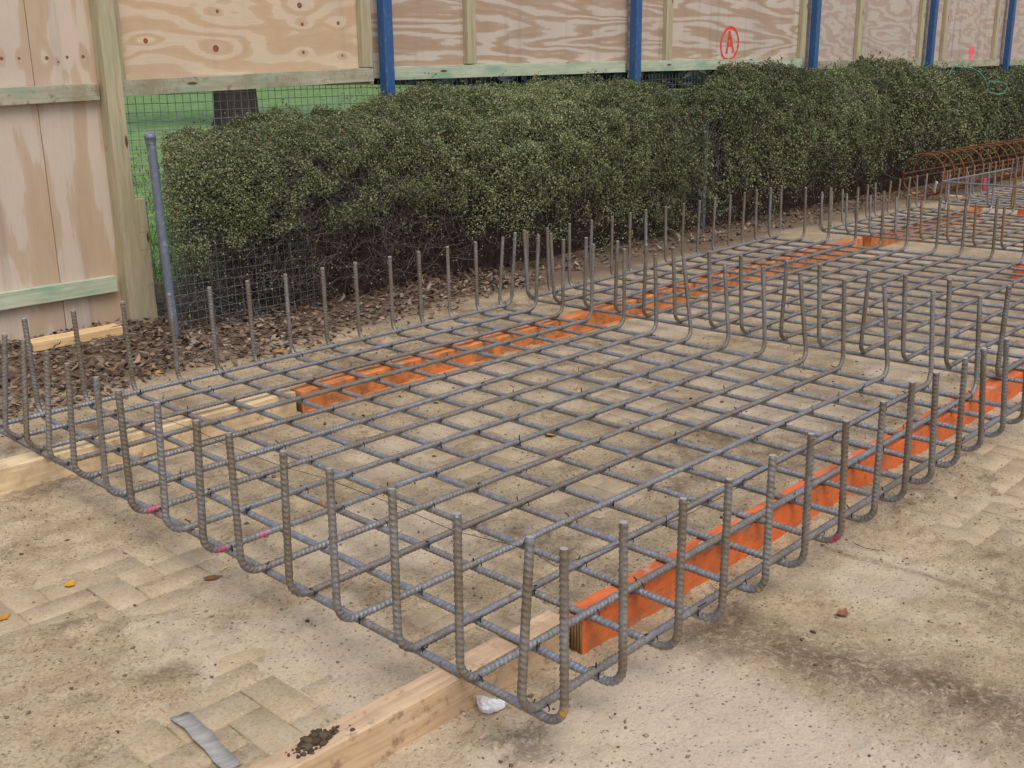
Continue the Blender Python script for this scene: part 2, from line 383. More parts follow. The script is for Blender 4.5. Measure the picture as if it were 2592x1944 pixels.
# ------------------------------------------------------------------ setting: ground, pavers, lawn
def exposure(x, y):
    """1 where the paving is swept bare, 0 where dirt covers it"""
    n = fbm(x*2.3+5, y*2.3+9, 4, 3)
    bias = -.06 + .20*np.exp(-(((x+.35)/.55)**2+((y+1.75)/.7)**2)) + .20*np.exp(-(((x-2.4)/1.1)**2+((y+3.15)/.45)**2)) \
        + .10*np.exp(-(((x-1.4)/1.3)**2+((y+1.3)/.9)**2))
    n = n+.10*(fbm(x*21, y*21, 3, 71)-.5)
    return sst(n+bias, .57, .76)*(1-sst(y, -.25, .1))*(1-sst(x, 3.4, 4.2))
def axis_pts(dense0, dense1, step, far):
    d = np.arange(dense0, dense1+1e-6, step); o = []; g = step; v = dense1
    while v < far: g *= 1.35; v += g; o.append(v)
    l = []; g = step; v = dense0
    while v > -far: g *= 1.35; v -= g; l.append(v)
    return np.concatenate([l[::-1], d, o])
gx = axis_pts(-1.0, 5.4, .02, 220); gy = axis_pts(-4.0, 1.7, .02, 220)
X, Y = np.meshgrid(gx, gy)
def ground_z(x, y):
    e = exposure(x, y)
    lump = fbm(x*3, y*3, 3, 21)*.006 + (fbm(x*19, y*19, 3, 5)-.5)*.011 + np.maximum(fbm(x*40, y*40, 2, 8)-.55, 0)*.05*sst(fbm(x*2.6+3, y*2.6, 4, 17), .42, .62)
    h = .0035*(1-e) + lump*(1-.72*e) - .0058*e + .0022*(fbm(x*60, y*60, 2, 55)-.5)
    ridge = np.exp(-((x-.72-.05*np.sin(y*5))/.11)**2)*sst(-y, 2.6, 2.8)
    h = h + ridge*(.002+.022*np.maximum(fbm(x*22, y*22, 3, 31)-.4, 0)*2)
    h = h + .012*sst(y, .9, 1.5)*(1-sst(y, 1.7, 1.9))
    near = (x > -1.1) & (x < 5.6) & (y > -4.1) & (y < 1.8)
    return np.where(near, h, .0)
Zg = ground_z(X, Y)
nx, ny = len(gx), len(gy)
ii, jj = np.meshgrid(np.arange(nx-1), np.arange(ny-1)); b = (jj*nx+ii).ravel()
gme = mesh_np('ground', np.stack([X, Y, Zg], -1).reshape(-1, 3), np.stack([b, b+1, b+nx+1, b+nx], 1), M['dirt'], True)
pale = (1-sst(X+.12*(fbm(X*4, Y*4, 3, 2)-.5), .52, .66))*sst(-Y, 2.62, 2.75)*.9
pale = np.maximum(pale, sst(fbm(X*1.7, Y*1.7, 4, 44), .56, .7)*sst(-Y, -.2, .2)*.7)
dark = np.exp(-((X-.78-.05*np.sin(Y*5))/.15)**2)*sst(-Y, 2.62, 2.8)*(.5+fbm(X*8, Y*8, 3, 6)*.9)
dark = np.maximum(dark, np.exp(-((X-1.36-.06*(-Y-2.7)-.02*(fbm(X*6, Y*6, 2, 3)-.5))/.013)**2)*sst(-Y, 2.68, 2.75)*(.3+fbm(X*9, Y*9, 2, 13)))
dark = np.maximum(dark, sst(fbm(X*2.6+3, Y*2.6, 4, 17), .57, .72)*sst(fbm(X*17, Y*17, 3, 18), .4, .62)*.75)
colattr(gme, np.stack([pale, dark, 0*dark], -1).reshape(-1, 3).astype(np.float32), 'zone')
ground = tag(obj('ground', gme), kind='structure')

# herringbone pavers, 200 x 100 mm: those the dirt leaves showing
P0 = .0985; gap = .0024
def paver_mesh(lx, ly):
    x0, y0 = lx*P0-gap, ly*P0-gap; bv = .0025; mb = MB()
    V = [(gap, gap, -.05), (x0, gap, -.05), (x0, y0, -.05), (gap, y0, -.05), (gap, gap, -bv), (x0, gap, -bv), (x0, y0, -bv), (gap, y0, -bv),
         (gap+bv, gap+bv, 0), (x0-bv, gap+bv, 0), (x0-bv, y0-bv, 0), (gap+bv, y0-bv, 0)]
    F = [(8, 9, 10, 11)] + [(a+o, (a+1) % 4+o, (a+1) % 4+o+4, a+o+4) for o in (0, 4) for a in range(4)]
    return MB().add(V, None, F).mesh('paver', M['paver'])
pm = {'h': paver_mesh(2, 1), 'v': paver_mesh(1, 2)}
cand = []
for a in range(-12, 40):
    for c in range(-22, 20):
        k = (a-c) % 4; px, py = -.38+a*P0, -2.08+c*P0
        if k == 0: cand.append(('h', px, py, px+P0, py+P0/2))
        elif k == 3: cand.append(('v', px, py, px+P0/2, py+P0))
sel = []
for t, px, py, cx, cy in cand:
    ox, oy = np.meshgrid(np.linspace(-.06, .06, 4), np.linspace(-.06, .06, 4))
    e = exposure(cx+ox, cy+oy).mean()
    if e > .22: sel.append((e, t, px, py))
sel.sort(key=lambda q: (q[2]+1.5)**2+(q[3]+4.1)**2)
for e, t, px, py in sel[:290]:
    o = obj('paver', pm[t], ground, (px, py, random.uniform(-.0018, .0012)), (random.uniform(-.006, .006), random.uniform(-.006, .006), random.uniform(-.01, .01)))

lx = np.concatenate([np.linspace(-30, 0, 8), np.linspace(0.5, 12, 40), np.linspace(13, 160, 40)]); ly = np.concatenate([np.linspace(2.5, 8, 40), np.linspace(8.5, 160, 40)])
LX, LY = np.meshgrid(lx, ly); LZ = .02+.012*fbm(LX*2, LY*2, 3, 4)
n1 = len(lx); ii, jj = np.meshgrid(np.arange(n1-1), np.arange(len(ly)-1)); b = (jj*n1+ii).ravel()
tag(obj('lawn', mesh_np('lawn', np.stack([LX, LY, LZ], -1).reshape(-1, 3), np.stack([b, b+1, b+n1+1, b+n1], 1), M['lawn'], True)), kind='structure')
# grass blades near the fence
ng = 16000; gxp = rng.uniform(.8, 9, ng); gyp = 2.35+rng.exponential(2.0, ng); a = rng.uniform(0, 6.28, ng); hh = rng.uniform(.03, .075, ng)*(1+.25*np.maximum(gyp-2, 0)**.5)
wv = np.stack([np.cos(a), np.sin(a)], 1)*.004*(1+gyp[:, None]*.25); tip = np.stack([gxp+np.cos(a+1.3)*hh*.5, gyp+np.sin(a+1.3)*hh*.5, .02+hh], 1)
V = np.stack([np.column_stack([gxp-wv[:, 0], gyp-wv[:, 1], np.full(ng, .02)]), np.column_stack([gxp+wv[:, 0], gyp+wv[:, 1], np.full(ng, .02)]), tip], 1).reshape(-1, 3)
me = mesh_np('grass', V, np.arange(ng*3).reshape(-1, 3), M['grass'])
gc = np.stack([rng.uniform(.07, .15, ng), rng.uniform(.16, .27, ng), rng.uniform(.02, .06, ng)], 1); colattr(me, np.repeat(gc, 3, 0).astype(np.float32))
tag(obj('grass', me), 'short green grass of the park lawn behind the mesh fence', 'grass', kind='stuff')

# far planting along the other side of the park: one dark mass
def leaf_quads(P, Nrm, size, aspect=1.0, fold=0.25):
    """one folded diamond per point"""
    n = len(P); r = rng.normal(size=(n, 3)); t = np.cross(Nrm, r); t /= np.linalg.norm(t, axis=1)[:, None]+1e-9; bt = np.cross(Nrm, t)
    s = np.asarray(size).reshape(-1, 1)
    V = np.stack([P-t*s, P-bt*s*aspect+Nrm*s*fold, P+t*s, P+bt*s*aspect+Nrm*s*fold], 1).reshape(-1, 3)
    return V, np.arange(n*4).reshape(-1, 4)
nb = 26000; k1 = 9000; bx = np.concatenate([rng.uniform(78, 150, k1), rng.uniform(62, 210, nb-k1)]); by = np.full(nb, 105.0)+rng.normal(0, .9, nb)
tt = rng.uniform(0, 3, nb-k1)**1.0; bx[k1:] = np.interp(tt, [0, .8, 1.2, 3], [61, 52, 60, 150])+rng.normal(0, .6, nb-k1); by[k1:] = np.interp(tt, [0, .8, 1.2, 3], [70, 36, 27, 20])+rng.normal(0, .6, nb-k1)
bz = rng.uniform(0, 1, nb)**.7*(3.6+1.6*fbm(bx*.3, bx*0, 3, 9))
V, F = leaf_quads(np.column_stack([bx, by, bz]), rng.normal(size=(nb, 3))/1.6, rng.uniform(.35, .9, nb))
me = mesh_np('shrub_belt', V, F, M['leaf']); cv = rng.uniform(.5, 1.1, nb)[:, None]*np.array([.085, .088, .092]); colattr(me, np.repeat(cv, 4, 0).astype(np.float32))
tag(obj('shrub_belt', me), 'dark band of distant shrubs across the far side of the lawn', 'shrubs', kind='stuff')

# park tree beyond the hoarding
tr = empty('park_tree', (14.6, 20.8, 0)); tag(tr, 'thick dark tree trunk on the lawn seen through the mesh above the hedge', 'tree')
zt = np.array([0, .15, .4, .9, 1.6, 2.6, 3.8, 5.0]); rt = np.array([.66, .60, .55, .52, .49, .47, .44, .40]); ns = 18
th = np.linspace(0, 2*np.pi, ns, endpoint=False); V = []
for z, r in zip(zt, rt):
    rr = r*(1+.07*np.sin(th*5+z)+.05*np.sin(th*9-2*z)); V.append(np.stack([rr*np.cos(th), rr*np.sin(th), np.full(ns, z)], 1))
V = np.concatenate(V); i = np.arange(len(zt)-1)[:, None]; j = np.arange(ns)[None, :]
obj('trunk', mesh_np('trunk', V, np.stack([i*ns+j, i*ns+(j+1) % ns, (i+1)*ns+(j+1) % ns, (i+1)*ns+j], -1).reshape(-1, 4), M['bark'], True), tr)
for k in range(6):
    a = k*1.05+.3; P = [(0, 0, 4.4), (math.cos(a)*1.2, math.sin(a)*1.2, 5.8), (math.cos(a)*2.6, math.sin(a)*2.6, 7.6), (math.cos(a)*3.4, math.sin(a)*3.4, 9.6)]
    P = np.array(P)+rng.normal(0, .12, (4, 3)); P[0] = (0, 0, 4.4); V, F, f3 = tube(P, .2, 8, caps=False); obj('limb', mesh_np('limb', V, F, M['bark'], True), tr)
nl = 9000; cl = rng.normal(size=(40, 3))*np.array([2.4, 2.4, 1.5])+[0, 0, 9.0]; P = cl[rng.integers(0, 40, nl)]+rng.normal(0, .55, (nl, 3))
V, F = leaf_quads(P, rng.normal(size=(nl, 3))/1.5, rng.uniform(.06, .12, nl)); me = mesh_np('crown', V, F, M['leaf'])
colattr(me, np.repeat(rng.uniform(.6, 1.2, nl)[:, None]*np.array([.05, .085, .03]), 4, 0).astype(np.float32)); obj('crown', me, tr)

# ------------------------------------------------------------------ hoarding
FY = 1.752                                   # front of the plywood
ho = empty('plywood_hoarding', (0, FY, 0)); tag(ho, 'tall plywood site hoarding with timber rails behind the hedge', 'fence')
KL = [(.945, 1.489, .009), (1.034, 1.489, .007), (1.18, 1.49, .010), (1.291, 1.494, .008), (1.38, 1.497, .009), (1.24, 1.47, .006)]
KR = [(1.756, 1.581, .014), (1.60, 1.518, .013), (2.202, 1.541, .019), (2.824, 1.80, .017), (2.836, 1.688, .011), (2.832, 1.52, .010), (2.233, 1.75, .010), (3.12, 1.70, .012), (3.14, 1.50, .008)]
PLY = [m_ply('plywood_upright_grain', True, srgb(198, 182, 163), srgb(176, 146, 114), .7, KL, .9, .35, 9.0),
       m_ply('plywood_knotty', False, srgb(206, 186, 158), srgb(184, 152, 114), .68, KR, 1.0, .14, 15.0, (.7, 1, 2.2), .15),
       m_ply('plywood_bold_grain', False, srgb(192, 179, 164), srgb(160, 132, 104), .85, (), 1.1, .42, 26.0, (.32, 1, 2.4), .6),
       m_ply('plywood_weathered', False, srgb(182, 171, 160), srgb(158, 134, 114), .65, (), 1.2, .7, 20.0, (.6, 1, 2.4), .5)]
def panel(x0, x1, z0, z1, m, name='plywood_panel'):
    me = beam_mesh('plywood_panel', x1-x0, .018, z1-z0, m, 3, .0015, 0)
    return obj(name, me, ho, (x0, .009, z0))
panel(-1.6, 1.0965, .005, 2.45, PLY[0]); panel(1.1000, 1.50, .005, 2.45, PLY[0])
pan = []
for x0, x1, m in ((1.505, 3.395, 1), (3.400, 4.275, 2), (4.280, 6.175, 2), (6.180, 6.725, 2), (6.730, 9.105, 2), (9.110, 10.295, 3), (10.300, 12.10, 3), (12.105, 12.60, 3), (12.605, 14.6, 3), (14.605, 17, 3), (17.005, 20, 3)):
    pan.append(panel(x0, x1, 1.315 if x0 < 2 else 1.352 if x0 < 4 else 1.372 if x0 < 9 else 1.36, 2.45, PLY[m]))
def rail(x0, z0, x1, z1, m, h=.09, d=.045):
    L = math.hypot(x1-x0, z1-z0); o = obj('rail', beam_mesh('rail', L, d, h, M[m], 10, .002, .0008, int(x0*10)+40), ho, (x0, -.001-d/2, z0), (0, -math.atan2(z1-z0, x1-x0), 0)); return o
rail(-1.6, 1.185, 1.428, 1.27, 'treated'); rail(-1.6, .205, 1.405, .212, 'treatgreen')
rail(1.522, 1.281, 3.36, 1.333, 'treated'); rail(3.52, 1.337, 6.09, 1.36, 'treatgreen'); rail(6.24, 1.362, 9.06, 1.372, 'treatgreen')
dripm = m_flat('red_spray_drips', srgb(208, 52, 46), srgb(220, 84, 74), 30, .7, .2)
for dx_, dz_ in ((7.725, 1.415), (7.872, 1.42)):
    t_ = np.linspace(0, 2*np.pi, 12, endpoint=False); dm = MB().add(np.concatenate([np.stack([.016*np.cos(t_), 0*t_, .018*np.sin(t_)], 1), [(0, 0, 0)]]), [(k_, (k_+1) % 12, 12) for k_ in range(12)])
    obj('paint_drip', dm.mesh('paint_drip', dripm), ho, (dx_, -.049, dz_))
rail(9.28, 1.345, 11.95, 1.36, 'treated'); rail(12.2, 1.335, 14.5, 1.345, 'treated'); rail(14.8, 1.345, 17, 1.35, 'treated')
def upright(x, z0, z1, m='treatv', wx=.09, d=.045, y=-.001, name='stud', tilt=0):
    me = beam_mesh('stud', z1-z0, d, wx, M[m], 8, .002, .0008, int(x*17)+3)
    # beam runs along X; stand it up: local X -> Z, local Z -> X
    me.transform(Matrix(((0, 0, 1, -wx/2), (0, 1, 0, 0), (1, 0, 0, 0), (0, 0, 0, 1)))); me.flip_normals()
    return obj(name, me, ho, (x, y-d/2, z0), (0, tilt, 0))
for x, z0 in ((1.545, 1.375), (3.315, 1.425), (4.285, 1.44), (6.715, 1.455), (9.06, 1.465), (10.30, 1.437), (11.90, 1.45), (12.60, 1.43), (14.30, 1.435), (14.86, 1.435), (16.2, 1.44)):
    upright(x, z0, 2.44)
tag(upright(1.486, 0, 2.46, 'treatv', .098, .092, -.004, 'timber_post', .004), 'heavy square timber post at the end of the hedge')
upright(1.563, .02, 1.262, 'treatv', .04, .045, .03, 'batten'); upright(1.565, .0, .725, 'treatv', .075, .04, -.055, 'batten')
o = obj('kickboard', beam_mesh('kickboard', .26, .035, .10, M['treated'], 6, .002, .0008, 9), ho, (1.61, .125, .09))
for x in (3.437, 6.165, 9.20, 12.075, 14.62, 17.2):
    mb = MB(); s2 = .038
    o = obj('steel_post', beam_mesh('steel_post', 2.6, .076, .076, M['blue'], 3, .006, 0), ho, (x+s2, -.054-s2, 0), (0, -math.pi/2, 0)); o['label'] = 'square steel post painted blue'
# sprayed marks: the red letter A in a ring, and a pink blot
red = m_flat('red_spray_paint', srgb(208, 52, 46), srgb(220, 84, 74), 30, .7, .2); pink = m_flat('pink_spray_paint', srgb(232, 84, 96), srgb(224, 130, 128), 14, .7, .2)
def ribbon(P, wd):
    """flat painted stroke in the XZ plane, a hair proud of the sheet"""
    P = np.array(P, float); T = np.gradient(P, axis=0); T /= np.linalg.norm(T, axis=1)[:, None]; Nn = np.stack([-T[:, 1], T[:, 0]], 1)
    wd = wd*(1+.18*np.sin(np.arange(len(P))*1.7)); A = P+Nn*wd[:, None]/2; B = P-Nn*wd[:, None]/2
    V = np.array([(q[0], 0, q[1]) for pr in zip(A, B) for q in pr]); F = [(2*k, 2*k+1, 2*k+3, 2*k+2) for k in range(len(P)-1)]
    return V, F
def stroke(pts, n=14): 
    pts = np.array(pts, float); t = np.linspace(0, len(pts)-1, n); return np.stack([np.interp(t, np.arange(len(pts)), pts[:, k]) for k in (0, 1)], 1)
mb = MB(); t = np.linspace(0, 2*np.pi*.995, 44)
ring = np.stack([7.748+.148*np.cos(t)*(1+.12*np.sin(t)*-1)+.014*np.sin(t), 1.606+.147*np.sin(t)+.006*np.cos(2*t)], 1)
for q, wv_ in ((ring, .026), (stroke([(7.738, 1.712), (7.722, 1.62), (7.697, 1.51)]), .030), (stroke([(7.738, 1.716), (7.768, 1.63), (7.818, 1.526)]), .030), (stroke([(7.708, 1.590), (7.80, 1.592)], 5), .030)):
    V, F = ribbon(q, np.full(len(q), wv_)); V[:, 1] -= .0006*len(mb.v); mb.add(V, None, F)
par = pan[4]; o = obj('painted_letter', mb.mesh('painted_letter', red), par, (-par.location.x, -.0105, -par.location.z)); o['label'] = 'red sprayed letter A inside a ring'
def blot(cx, cz, rx, rz, seed):
    t = np.linspace(0, 2*np.pi, 20, endpoint=False); r = 1+.25*np.random.default_rng(seed).normal(size=20)*.6
    V = np.stack([cx+rx*r*np.cos(t), 0*t, cz+rz*r*np.sin(t)], 1); V = np.concatenate([V, [(cx, 0, cz)]]); return V, [(k, (k+1) % 20, 20) for k in range(20)]
mb = MB()
for a in ((13.60, 1.53, .10, .065, 1), (13.56, 1.43, .045, .06, 2), (13.80, 1.41, .06, .035, 3)): V, F = blot(*a); V[:, 1] -= .0006*len(mb.v); mb.add(V, F)
par = pan[8]; o = obj('paint_blot', mb.mesh('paint_blot', pink), par, (-par.location.x, -.0105, -par.location.z)); o['label'] = 'pink sprayed blot with drips'

# ------------------------------------------------------------------ mesh fence in the hedge
mf = empty('mesh_fence', (1.45, 1.2, 0)); tag(mf, 'old galvanised wire mesh fence on pipe posts running through the hedge', 'fence')
def pipe(x, y, h, lean, full=True):
    P = np.array([(x, y, -.02), (x+lean*.5, y, h*.5), (x+lean, y, h)]); P = np.array([P[0]+(P[2]-P[0])*t for t in np.linspace(0, 1, 6)]); V, F, f3 = tube(P, .024, 16); r = mf.location
    p = obj('pipe_post', mesh_np('pipe_post', V-np.array(r), [F, f3], M['galv'], True), mf)
    zc = [(h-.045, .0275), (h-.02, .0275), (h-.016, .031), (h-.006, .031), (h+.006, .026), (h+.014, .014), (h+.016, .0)]; V = []; ns = 16
    th = np.linspace(0, 2*np.pi, ns, endpoint=False)
    for z, q in zc: V.append(np.stack([x+lean+q*np.cos(th), y+q*np.sin(th), np.full(ns, z)], 1))
    i = np.arange(len(zc)-1)[:, None]; j = np.arange(ns)[None, :]
    obj('cap', mesh_np('cap', np.concatenate(V)-np.array(r), np.stack([i*ns+j, i*ns+(j+1) % ns, (i+1)*ns+(j+1) % ns, (i+1)*ns+j], -1).reshape(-1, 4), M['galv'], True), p)
pipe(1.452, 1.20, 1.10, -.03); pipe(6.80, 1.35, 1.0, .0)
def wire_grid(x0, x1, y, z0, z1, step, r, wob, seed):
    q = np.random.default_rng(seed); mb = MB(); xs = np.arange(x0, x1, step); zs = np.arange(z0, z1, step)
    sx = np.linspace(x0, x1, max(4, int((x1-x0)/.4)))
    f = lambda x, z: y+wob*(fbm(np.asarray(x)*.8+seed, np.asarray(z)*1.5, 2, seed)-.5)
    for z in zs: P = np.stack([sx, f(sx, z+0*sx)-r, z+.004*np.sin(sx*3+seed)+0*sx], 1); V, F, _ = tube(P, r, 4, caps=False); mb.add(V, None, F)
    sz = np.linspace(z0, z1, 5)
    for x in xs: P = np.stack([x+0*sz, f(x+0*sz, sz)+r, sz], 1); V, F, _ = tube(P, r, 4, caps=False); mb.add(V, None, F)
    return mb
L0 = np.array(mf.location)
mb = wire_grid(1.47, 2.45, 1.235, .03, .93, .05, .0017, .03, 3); m2 = wire_grid(6.4, 7.2, 1.38, .03, .93, .05, .0013, .03, 4)
for q_, f_ in zip(m2.v, m2.f4): mb.add(q_, None, f_-f_.min())
mb.v = [v-L0 for v in mb.v]
tag(obj('wire_mesh', mb.mesh('wire_mesh', M['wiredull']), mf), kind='stuff')
bm_ = empty('screen_mesh', (1.5, 1.83, 0)); tag(bm_, 'light wire mesh screen closing the gap under the hoarding rail', 'mesh')
mb = wire_grid(1.5, 17, 1.83, .04, 1.34, .05, .0021, .02, 5); mb.v = [v-np.array((1.5, 1.83, 0)) for v in mb.v]
tag(obj('wire_mesh', mb.mesh('wire_mesh', M['wire']), bm_), kind='stuff')

# ------------------------------------------------------------------ hedge
HX = np.array([1.40, 1.65, 1.9, 2.43, 2.9, 3.57, 4.3, 5.35, 5.95, 6.6, 7.24, 7.94, 8.9, 10.8, 12.2, 14.8, 18])
HZ = np.array([1.00, 1.06, 1.09, 1.15, 1.16, 1.25, 1.27, 1.30, 1.23, 1.17, 1.30, 1.40, 1.33, 1.42, 1.24, 1.30, 1.3])
def hedge_surf(x, ph):
    """front-to-back cross-section: ph 0 at the front foot, pi at the back foot"""
    H = np.interp(x, HX, HZ)+.05*(fbm(x*2.3, ph*2, 3, 12)-.5)
    c, s_ = np.cos(ph), np.sin(ph)
    cc = np.sign(c)*np.abs(c)**.55; ss = np.abs(s_)**.50; cc = np.where(cc < 0, cc*.24, cc)
    hw = np.interp(x, [1.4, 1.7, 2.4, 4, 6.0, 6.5, 6.9, 7.4, 18], [.26, .32, .40, .46, .44, .34, .34, .44, .46])
    lump = .11*(fbm(x*1.7+ph*.3, ph*2.1, 3, 77)-.5)*2
    return np.stack([x, 1.60-cc*(hw+.12)*(1+lump), H*ss*(1+.35*lump)], -1)
def hedge_points(n, x0, x1, depth, ph0=.0, ph1=2.4):
    x = rng.uniform(x0, x1, n); ph = rng.uniform(ph0, ph1, n)
    P = hedge_surf(x, ph); e = .02
    tx = hedge_surf(x+e, ph)-P; tp = hedge_surf(x, ph+e)-P; N = np.cross(tx, tp); N /= np.linalg.norm(N, axis=1)[:, None]+1e-9
    ctr = np.stack([x, np.full(n, 1.6), P[:, 2]*.55], 1); sg = np.sign(((P-ctr)*N).sum(1)); N *= sg[:, None]
    cl = fbm(x*8, P[:, 2]*8+P[:, 1]*6, 4, 41)
    d = (cl-.5)*.20*np.interp(x, [1.4, 2.4], [.35, 1])-rng.exponential(depth, n)
    return P+N*d[:, None], N, x, P[:, 2], cl
def leafiness(x, z, cl):
    H = np.interp(x, HX, HZ); t = z/H
    base = np.interp(x, [1.4, 2.2, 3.0, 3.6, 5.5, 6.3, 6.9, 7.4, 10, 18], [.56, .58, .56, .34, .10, .14, .16, .12, .22, .26])
    k = sst(t+.9*(cl-.5)+.5*(fbm(x*2.2, z*2.6, 3, 61)-.5), base-.12, base+.12)
    hole = sst(x+.12*(cl-.5), 6.58, 6.66)*(1-sst(x+.12*(cl-.5), 6.84, 6.92))*sst(z, .36, .48)*(1-sst(z, .92, 1.02))
    return np.clip(k*.94+.085, 0, 1)*(1-.93*hole)
def left_cut(P): return P[:, 0] > 1.50+np.maximum(P[:, 1]-1.2, 0)*.53+.16*(fbm(P[:, 2]*5, P[:, 1]*5, 3, 33)-.5)
hd = empty('hedge', (1.6, 1.6, 0)); tag(hd, 'long dense wire vine hedge with tiny green leaves and bare twiggy foot', 'hedge'); H0 = np.array((1.6, 1.6, 0))
V4 = []; C4 = []
for x0, x1, n, sz in ((1.42, 3.4, 140000, .0056), (3.4, 6.2, 150000, .0064), (6.2, 10.0, 130000, .0082), (10.0, 17.5, 90000, .0118)):
    P, N, x, z, cl = hedge_points(n, x0, x1, .05)
    keep = (rng.uniform(size=n) < leafiness(x, z, cl)) & (P[:, 2] > .03) & left_cut(P); P, N, x, cl, z = P[keep], N[keep], x[keep], cl[keep], z[keep]; m = len(P)
    dirn = N*.45+rng.normal(0, .6, (m, 3))+np.array([0, -.05, .25]); dirn /= np.linalg.norm(dirn, axis=1)[:, None]
    V, _ = leaf_quads(P, dirn, rng.uniform(.65, 1.25, m)*sz, .82); V4.append(V)
    u = rng.uniform(size=m); pal = np.array([(.090, .124, .044), (.148, .182, .072), (.215, .238, .108), (.290, .290, .145), (.165, .122, .066)])
    idx = np.searchsorted([.30, .58, .80, .93], u); c = pal[idx]*rng.uniform(.75, 1.25, m)[:, None]
    patch = fbm(x*1.3, z*2.2, 3, 90)[:, None]; c = c*(.40+1.2*patch)*np.interp(x, [6, 10, 14], [1, .85, .75])[:, None]; C4.append(np.repeat(c, 4, 0))
# the end of the hedge beside the pipe post
n = 17000; P = np.stack([rng.uniform(1.45, 2.15, n), rng.uniform(1.14, 1.72, n), rng.uniform(.05, 1.10, n)], 1)
cl = fbm(P[:, 0]*9, P[:, 2]*9+P[:, 1]*9, 3, 41); z = P[:, 2]
keep = left_cut(P) & (rng.uniform(size=n) < sst(z+.5*(cl-.5), .45, .68)*.95+.07) & (z < 1.0+.25*(cl-.3)); P = P[keep]; m = len(P)
dirn = rng.normal(0, .7, (m, 3))+np.array([-.25, -.4, .3]); dirn /= np.linalg.norm(dirn, axis=1)[:, None]
V, _ = leaf_quads(P, dirn, rng.uniform(.65, 1.25, m)*.0062, .82); V4.append(V); C4.append(np.repeat(pal[np.searchsorted([.30, .58, .80, .93], rng.uniform(size=m))]*rng.uniform(.75, 1.25, m)[:, None], 4, 0))
# loose shoots standing above the top
for k in range(230):
    x = rng.uniform(1.95, 14); q = hedge_surf(np.array([x]), np.array([rng.uniform(1.0, 2.0)]))[0]; ln = rng.uniform(.05, .17); a = rng.uniform(0, 6.28)
    for t in np.linspace(.1, 1, 9):
        p = q+np.array([math.cos(a)*ln*.7*t*t, math.sin(a)*ln*.4*t*t, ln*(t-.25*t*t)])+rng.normal(0, .006, 3)
        V, _ = leaf_quads(p[None], rng.normal(size=(1, 3))/1.7, np.array([rng.uniform(.004, .0075)*(1+.06*x)]), .8); V4.append(V); C4.append(np.repeat(np.array([[.13, .125, .06]])*rng.uniform(.6, 1.3), 4, 0))
V = np.concatenate(V4); me = mesh_np('foliage', V-H0, np.arange(len(V)).reshape(-1, 4), M['leaf']); colattr(me, np.concatenate(C4).astype(np.float32))
tag(obj('foliage', me, hd), kind='stuff')
# twigs: flat-sided wandering stems
def twigs(n, x0, x1, r0, seed, vol=False):
    q = np.random.default_rng(seed); P, N, x, z, cl = hedge_points(n, x0, x1, .07, .0, 1.5)
    if vol: P = np.stack([q.uniform(x0, x1, n), q.uniform(1.27, 1.7, n), q.uniform(.0, .95, n)], 1); N = np.zeros_like(P); z = P[:, 2]; x = P[:, 0]
    P = P-N*.05; keep = (P[:, 2] > .0) & (z < .86*np.interp(x, HX, HZ)) & left_cut(P-np.array([.06, 0, 0])); P = P[keep]; P[:, 1] = np.where(P[:, 0] < 2.1, np.maximum(P[:, 1], 1.27), P[:, 1]); n = len(P); S = 6
    d = q.normal(size=(n, 3))*np.array([1, .35, .9]); d /= np.linalg.norm(d, axis=1)[:, None]; ln = q.uniform(.08, .30, n)/S
    pts = np.zeros((n, S+1, 3)); pts[:, 0] = P
    for s_ in range(S):
        d = d+q.normal(0, .32, (n, 3))*np.array([1, .5, 1])+np.array([0, 0, -.04]); d /= np.linalg.norm(d, axis=1)[:, None]; pts[:, s_+1] = pts[:, s_]+d*ln[:, None]
    pts[..., 2] = np.maximum(pts[..., 2], .02)
    side = np.cross(d, q.normal(size=(n, 3))); side /= np.linalg.norm(side, axis=1)[:, None]; up = np.cross(d, side)
    r = r0*q.uniform(.5, 1.3, n)[:, None, None]*np.linspace(1, .45, S+1)[None, :, None]
    ring = np.stack([pts+side[:, None]*r, pts-side[:, None]*r*.5+up[:, None]*r*.87, pts-side[:, None]*r*.5-up[:, None]*r*.87], 2)
    V = ring.reshape(-1, 3); base = (np.arange(n)*(S+1)*3)[:, None, None]+(np.arange(S)*3)[None, :, None]; j = np.arange(3)[None, None, :]; j2 = (j+1) % 3
    F = np.stack([base+j, base+j2, base+j2+3, base+j+3], -1).reshape(-1, 4)
    c = np.array([.135, .108, .094])*q.uniform(.25, 1.7, n)[:, None]; return V, F, np.repeat(c, (S+1)*3, 0)
VV = []; FF = []; CC = []; nb = 0
for a in ((9500, 1.42, 3.6, .0016, 1), (4500, 3.6, 6.5, .0019, 2), (3500, 6.2, 8.5, .0023, 3), (2500, 8.5, 16, .003, 4), (5200, 1.5, 2.4, .0017, 9, True)):
    V, F, c = twigs(*a); VV.append(V); FF.append(F+nb); CC.append(c); nb += len(V)
me = mesh_np('twigs', np.concatenate(VV)-H0, np.concatenate(FF), M['twig']); colattr(me, np.concatenate(CC).astype(np.float32)); tag(obj('twigs', me, hd), kind='stuff')
